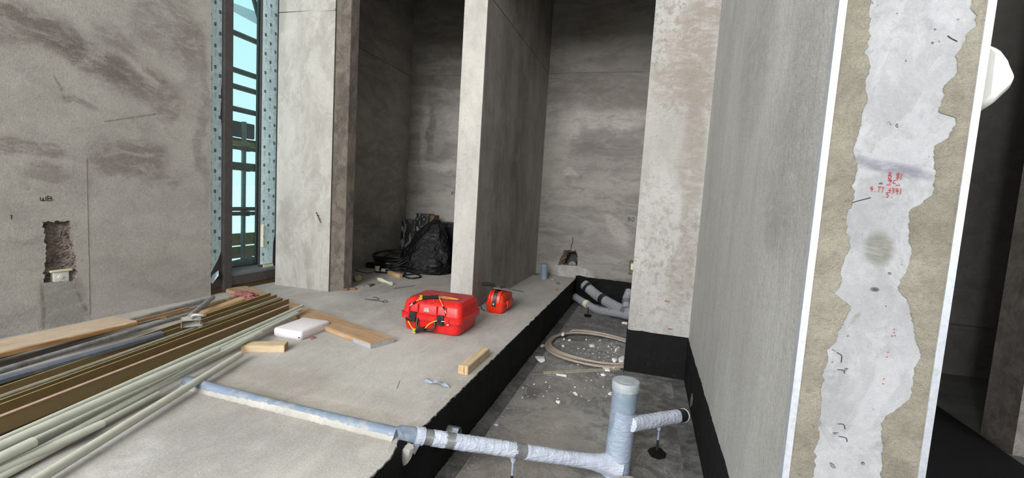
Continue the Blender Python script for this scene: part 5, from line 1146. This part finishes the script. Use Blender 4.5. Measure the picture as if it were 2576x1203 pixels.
for p in catmull([(xc, sy0-.012, .082), (xc, sy0-.008, .13), (xc, sy0+.004, .18), (xc, sy0+.03, .216), (xc, sy0+.09, .229), (xc, sy1-.06, .229)], 6):
    secs.append([p+Vector((-.019, -.002, -.002)), p+Vector((.019, -.002, -.002)), p+Vector((.019, .002, .003)), p+Vector((-.019, .002, .003))])
mb.loft(secs); mb.build('strap', 'blackplastic', t, 50)
mb = MB(); mb.tube([(xc-.003, sy0-.010, .105), (xc-.003, sy0-.018, .105)], .008, 14); mb.build('stud', 'cream', t, 40)['label'] = 'cream press stud'
mb = MB(); mb.tube(catmull([(sx0-.004, sy0+.05, .16), (sx0-.035, sy0+.04, .13), (sx0-.05, sy0+.02, .08), (sx0-.04, sy0+.01, .035), (sx0-.01, sy0+.015, .02)], 6), .006, 8); mb.build('carry_strap', 'blackplastic', t, 50)['label'] = 'thin black strap at the side'
mb = MB(); mb.box((sx1, sy0+.10, .05), (sx1+.016, sy0+.26, .13)); mb.build('side_latch', 'redorange', t, 30, .006)
# float / trowel on the small case
t = thing('plastering_float', 'flat grey plastering float with black grip lying on the small case', 'trowel', (xc, sy0+.16, .235))
a = Vector((xc-.075, sy0+.07, .262)); b_ = Vector((xc+.26, sy0+.18, .222)); dd = (b_-a).normalized(); ww = Vector((0, 0, 1)).cross(dd).normalized(); nn = dd.cross(ww)
mb = MB(); mb.loft([[a+dd*.03-ww*.05, b_-ww*.05, b_+ww*.05, a+dd*.03+ww*.05], [p+nn*.008 for p in (a+dd*.03-ww*.05, b_-ww*.05, b_+ww*.05, a+dd*.03+ww*.05)]]); mb.build('plate', 'greyshard', t, 30, .001)
mb = MB(); mb.tube(catmull([a+dd*(-.10)-ww*.0+nn*.012, a+dd*(-.06)+nn*.022, a+nn*.026, a+dd*.05+nn*.020], 6), lambda q: .010+.011*math.sin(math.pi*min(1, q*.9+.1)), 12); mb.build('grip', 'blackfoam', t, 50)
mb = MB(); mb.tube([a+dd*.11+nn*.004, a+dd*.11+nn*.018], .011, 12); mb.build('knob', 'blackplastic', t, 50)

# crumpled film scrap on slab
mb = MB(); secs = []; CL = catmull([onZ(1068, 953, .004), onZ(1083, 962, .012), onZ(1097, 961, .014), onZ(1114, 965, .016), onZ(1130, 975, .004)], 5); n_ = len(CL)
for i, p in enumerate(CL):
    u_ = i/(n_-1); w_ = .010+.034*abs(math.sin(u_*4.2+1.9)) if u_ < .95 else .004; a_ = -.5+u_*1.6
    d_ = Vector((math.cos(a_)*.3, math.sin(a_)*.2+.8, .25*math.sin(u_*7))); secs.append([p-d_*w_*.5-Vector((0, 0, .003)), p-d_*w_*.5, p+Vector((0, 0, .010*abs(math.sin(u_*9)))), p+d_*w_*.5, p+d_*w_*.5-Vector((0, 0, .003))])
mb.loft(secs)
tag(mb.build('plastic_scrap', 'filmthin', None, 20), 'crumpled bluish-grey plastic film scrap lying on the slab', 'scrap')
mb = MB(); mb.tube([onZ(998, 977, .001), onZ(1006, 958, .001)], .0015, 5); tag(mb.build('wire_scrap', 'greyshard', None), 'short faint dark wire mark on the slab left of the plastic scrap', 'wire')

# --- left alcove clutter --------------------------------------------
def bag(name, cx_, cy_, rx_, ry_, h_, apex, seed, label):
    bm = bmesh.new(); bmesh.ops.create_icosphere(bm, subdivisions=6, radius=1); vs = []
    for v in bm.verts:
        p = v.co; th = math.atan2(p.y, p.x); z = (p.z+.75)/1.75; z = max(0, z)
        w = math.sqrt(max(0, 1-min(1, z)**1.5))**1.25 if z > 0 else 1
        hr = math.hypot(p.x, p.y); pr = (min(1, 1.18*hr/max(.001, math.sqrt(max(0.0001, 1-p.z*p.z))))) if abs(p.z) < .999 else 0
        prof = (1-z)**.55 if z > .15 else .92+.08*z/.15
        if p.z < -.75: prof = hr*1.3
        f = 1+.13*nz(p.x*2.1+seed, p.y*2.1, p.z*2.1)-.075*abs(nz(p.x*5+seed, p.y*5, p.z*9))-.045*abs(nz(th*6, z*13, seed))-.03*abs(nz(p.x*17, p.y*17+seed, p.z*22))
        x = cx_+rx_*prof*math.cos(th)*f+apex[0]*z**1.4; y = cy_+ry_*prof*math.sin(th)*f+apex[1]*z; zz = max(.002, h_*z*(1+.06*nz(p.x*3, p.y*3, seed)))
        vs.append((x, y, zz))
    mb = MB(); mb.add(vs, [tuple(v.index for v in f.verts) for f in bm.faces]); bm.free(); tag(mb.build(name, 'bagblack', None, 70), label, 'bag')
bag('garbage_bag', -3.24, 6.25, .50, .36, .80, (.10, .1), 1.7, 'big crumpled black plastic bin bag standing in the left alcove')
bag('garbage_bag', -2.50, 6.42, .33, .30, .60, (.06, .1), 5.1, 'second black bin bag half hidden behind the partition end')
# tarred tin box, white tin, black bundle behind the bag
def canister(name, x0, x1, y0, y1, h_, mat, label, cat, lean=0, ry=0):
    mb = MB(); secs = []
    for i in range(13):
        z = h_*i/12; k = 1+.012*nz(z*9, x0*3); secs.append([Vector((p.x*1+lean*z+.008*nz(z*8, p.x*9), p.y+.008*nz(z*9, p.y*9, 3)+ry*z, z)) for p in rrect(x0, x1, y0, y1, .02, 0, 2)])
    mb.loft(secs); return tag(mb.build(name, mat, None, 40), label, cat)
canister('foil_bundle', -3.98, -3.66, 6.72, 6.98, .74, 'tin', 'tall bundle wrapped in black and silver foil in the alcove corner', 'bundle', .05)
t = thing('paint_tin', 'upright silvery tin with black drips and a brown side behind the bin bag', 'tin', (-3.5, 6.85, 0))
mb = MB(); mb.loft([[Vector((p.x+.02*z, p.y, z)) for p in rrect(-3.70, -3.45, 6.70, 6.92, .015, 0, 2)] for z in (.0, .3, .6, .86)]); mb.build('front', 'tin', t, 40)
mb = MB(); mb.loft([[Vector((p.x+.02*z, p.y, z)) for p in rrect(-3.449, -3.36, 6.71, 6.92, .02, 0, 2)] for z in (.0, .3, .6, .845)]); mb.build('side', 'sillwood', t, 40)['label'] = 'brown cardboard side'
for cxp, czp in ((-3.63, .77), (-3.51, .77)):
    mb = MB(); mb.tube([(cxp+.035*math.cos(R(a)), 6.692, czp+.045*math.sin(R(a))) for a in range(0, 360, 30)], .007, 6, closed=True); mb.build('ring_mark', 'gasket', t, 50)
mb = MB(); mb.box((-3.585, 6.690, .66), (-3.555, 6.70, .86)); mb.build('dark_stripe', 'gasket', t)
canister('black_bundle', -3.30, -2.62, 6.72, 7.05, .74, 'bagblack', 'squared black plastic covered bundle behind the bin bags', 'bundle')
# cable coil
t = thing('cable_coil', 'heap of coiled thick black cable in front of the alcove side wall', 'cable', (-3.72, 5.98, 0))
cp = onZ(972, 682, 0)
for i in range(11):
    mb = MB(); ph = rnd.uniform(0, 6); r1 = .26+rnd.uniform(-.05, .05); zc = .03+.018*i; tl = rnd.uniform(-.2, .2)+(.5 if i > 8 else 0)
    pts = [(cp.x+.0+(r1*math.cos(R(a))), cp.y+.12+(.13+.03*math.sin(ph))*math.sin(R(a)), max(.012, zc+tl*.26*math.sin(R(a))*.6+.02*math.sin(R(a*2)+ph))) for a in range(0, 360, 12)]
    mb.tube(pts, .0115, 8, closed=True); mb.build('cable_loop', 'cable', t, 60)
mb = MB(); mb.tube(catmull([(cp.x-.14, cp.y+.08, .08), (cp.x-.10, cp.y+.10, .20), (cp.x+.02, cp.y+.12, .255), (cp.x+.16, cp.y+.10, .20), (cp.x+.21, cp.y+.08, .08)], 8), .013, 10); mb.build('cable_loop', 'cable', t, 60)
mb = MB(); mb.tube(catmull([onZ(945, 684, .012), onZ(1000, 690, .012), onZ(1030, 700, .012), onZ(1052, 699, .012), onZ(1058, 695, .012), onZ(1045, 690, .012), onZ(1020, 692, .012)], 8), .012, 8); mb.build('cable_tail', 'cable', t, 60)
mb = MB(); mb.tube(catmull([onZ(893, 680, .006), onZ(915, 686, .006), onZ(930, 687, .006), onZ(945, 681, .006)], 8), .005, 6); mb.build('cable_tail', 'cable', t, 60)
mb = MB(); p = onZ(932, 674, 0); mb.box((p.x-.07, p.y-.04, 0), (p.x+.05, p.y+.05, .085)); tag(mb.build('black_connector_box', 'blackplastic', None, 30, .015), 'low black plastic box at the left end of the cable heap', 'box')
def cup(px, py, r_, h_, label):
    p = onZ(px, py, 0); t = thing('plug_connector', label, 'plug', p); mb = MB(); mb.tube([p+Vector((0, 0, .0)), p+Vector((0, 0, h_*.5)), p+Vector((.0, 0, h_))], lambda q: r_*(.85+.2*q), 16); mb.build('body', 'cream', t, 40)
    mb = MB(); mb.tube([p+Vector((0, 0, h_-.012)), p+Vector((0, 0, h_))], r_*1.15, 16); mb.build('collar', 'cream', t, 40)
cup(949, 683, .034, .085, 'cream plastic plug standing left in front of the black cable heap'); cup(974, 680, .036, .115, 'taller cream plastic plug standing right in front of the cable heap')
p = onZ(964, 682, .02); mb = MB(); mb.box((p.x-.035, p.y-.01, .005), (p.x+.035, p.y+.01, .055), None); tag(mb.build('white_chip', 'white', None, 30, .008), 'small white plastic piece between the two cream plugs', 'plastic piece')
A = onZ(974, 690, 0); B_ = onZ(1005, 700, 0); block('timber_block', A, B_, .05, .05, 'wood_baton', 'short orange timber stick in the alcove beside the black cable')
p = onZ(1013, 693, 0); t = thing('mains_plug', 'black mains plug with silver pins next to the bin bag', 'plug', p)
mb = MB(); mb.box((p.x-.045, p.y-.02, 0), (p.x+.045, p.y+.03, .055)); mb.build('body', 'blackplastic', t, 30, .01)
for q_ in (-.02, .0, .022):
    mb = MB(); mb.box((p.x+q_-.006, p.y-.045, .02), (p.x+q_+.006, p.y-.02, .045)); mb.build('pin', 'steel', t, 30)
p = onZ(899, 708, 0); lump('foam_lump', (p.x, p.y, .042), (.060, .055, .044), 'foamgreen', 1.1, 'round greenish foam lump near the left foot of the alcove opening', 'foam', 4, .22)
A = onZ(952, 702, .02); B_ = onZ(984, 714, .02); mb = MB(); mb.tube(path(A, B_, 10), lambda q: .022+.006*math.sin(q*7), 8, True, lambda d, a: 1+.3*nz(d*30, a)); tag(mb.build('foam_piece', 'foamcream', None, 60), 'cream broken foam stick on the alcove floor', 'foam')
for px, py, s_, m_, lb in ((869, 730, .045, 'shard', 'brown brick shard beside the raw column jamb, the left one of two'), (888, 728, .05, 'shard', 'brown brick shard a little right of the column jamb, the right one of two'), (950, 713, .03, 'shard', 'small brown crumbs beside the cream foam stick')):
    p = onZ(px, py, 0); lump('brick_shard', (p.x, p.y, .009), (s_, s_*.8, .012), m_, px*.1, lb, 'shard', 2, .35)
P = [onZ(a, b, 0) for a, b in ((912, 719), (932, 716), (942, 717), (930, 723), (918, 722))]
mb = MB(); mb.loft([[p+Vector((0, 0, .001)) for p in P], [p+Vector((0, 0, .008+.006*i)) for i, p in enumerate(P)]]); tag(mb.build('grey_shard', 'greyshard', None), 'flat dark grey shard on the alcove floor', 'shard')
mb = MB(); mb.tube([onZ(991, 726, .006), onZ(1043, 719, .006)], .006, 8); tag(mb.build('metal_rod', 'greyshard', None, 40), 'thin grey metal rod lying behind the large red case', 'rod')
mb = MB(); mb.tube(catmull([onZ(938, 749, .003), onZ(945, 748, .006), onZ(953, 753, .01), onZ(940, 754, .003), onZ(918, 753, .003), onZ(935, 755, .003), onZ(962, 758, .006), (onZ(970, 755, .015)), onZ(974, 760, .003), onZ(963, 761, .003), onZ(966, 757, .01)], 8), .0028, 6); tag(mb.build('bent_wire', 'cable', None, 50), 'thin bent black tie wire on the slab left of the red case', 'wire')
for px, py in ((1113, 734),):
    pass
# --- white thing beyond the end face ---------------------------------
mb = MB(); Yw = 1.95
out = [onY(a, b, Yw) for a, b in ((2440, 110), (2485, 132), (2500, 165), (2515, 198), (2518, 214), (2510, 234), (2488, 256), (2455, 285), (2420, 290))]
cg = sum(out, Vector())/len(out); secs = []
for k_, dy in ((.55, -.085), (.85, -.06), (1.0, -.01), (1.0, .03), (.8, .07), (.4, .085)):
    secs.append([cg+(p-cg)*k_+Vector((0, dy, 0)) for p in catmull(out, 3)])
mb.loft(secs); tag(mb.build('white_bucket_cover', 'white', None, 50), 'smooth white plastic object showing behind the outer edge of the bare end face', 'plastic cover')
bpy.context.view_layer.update()
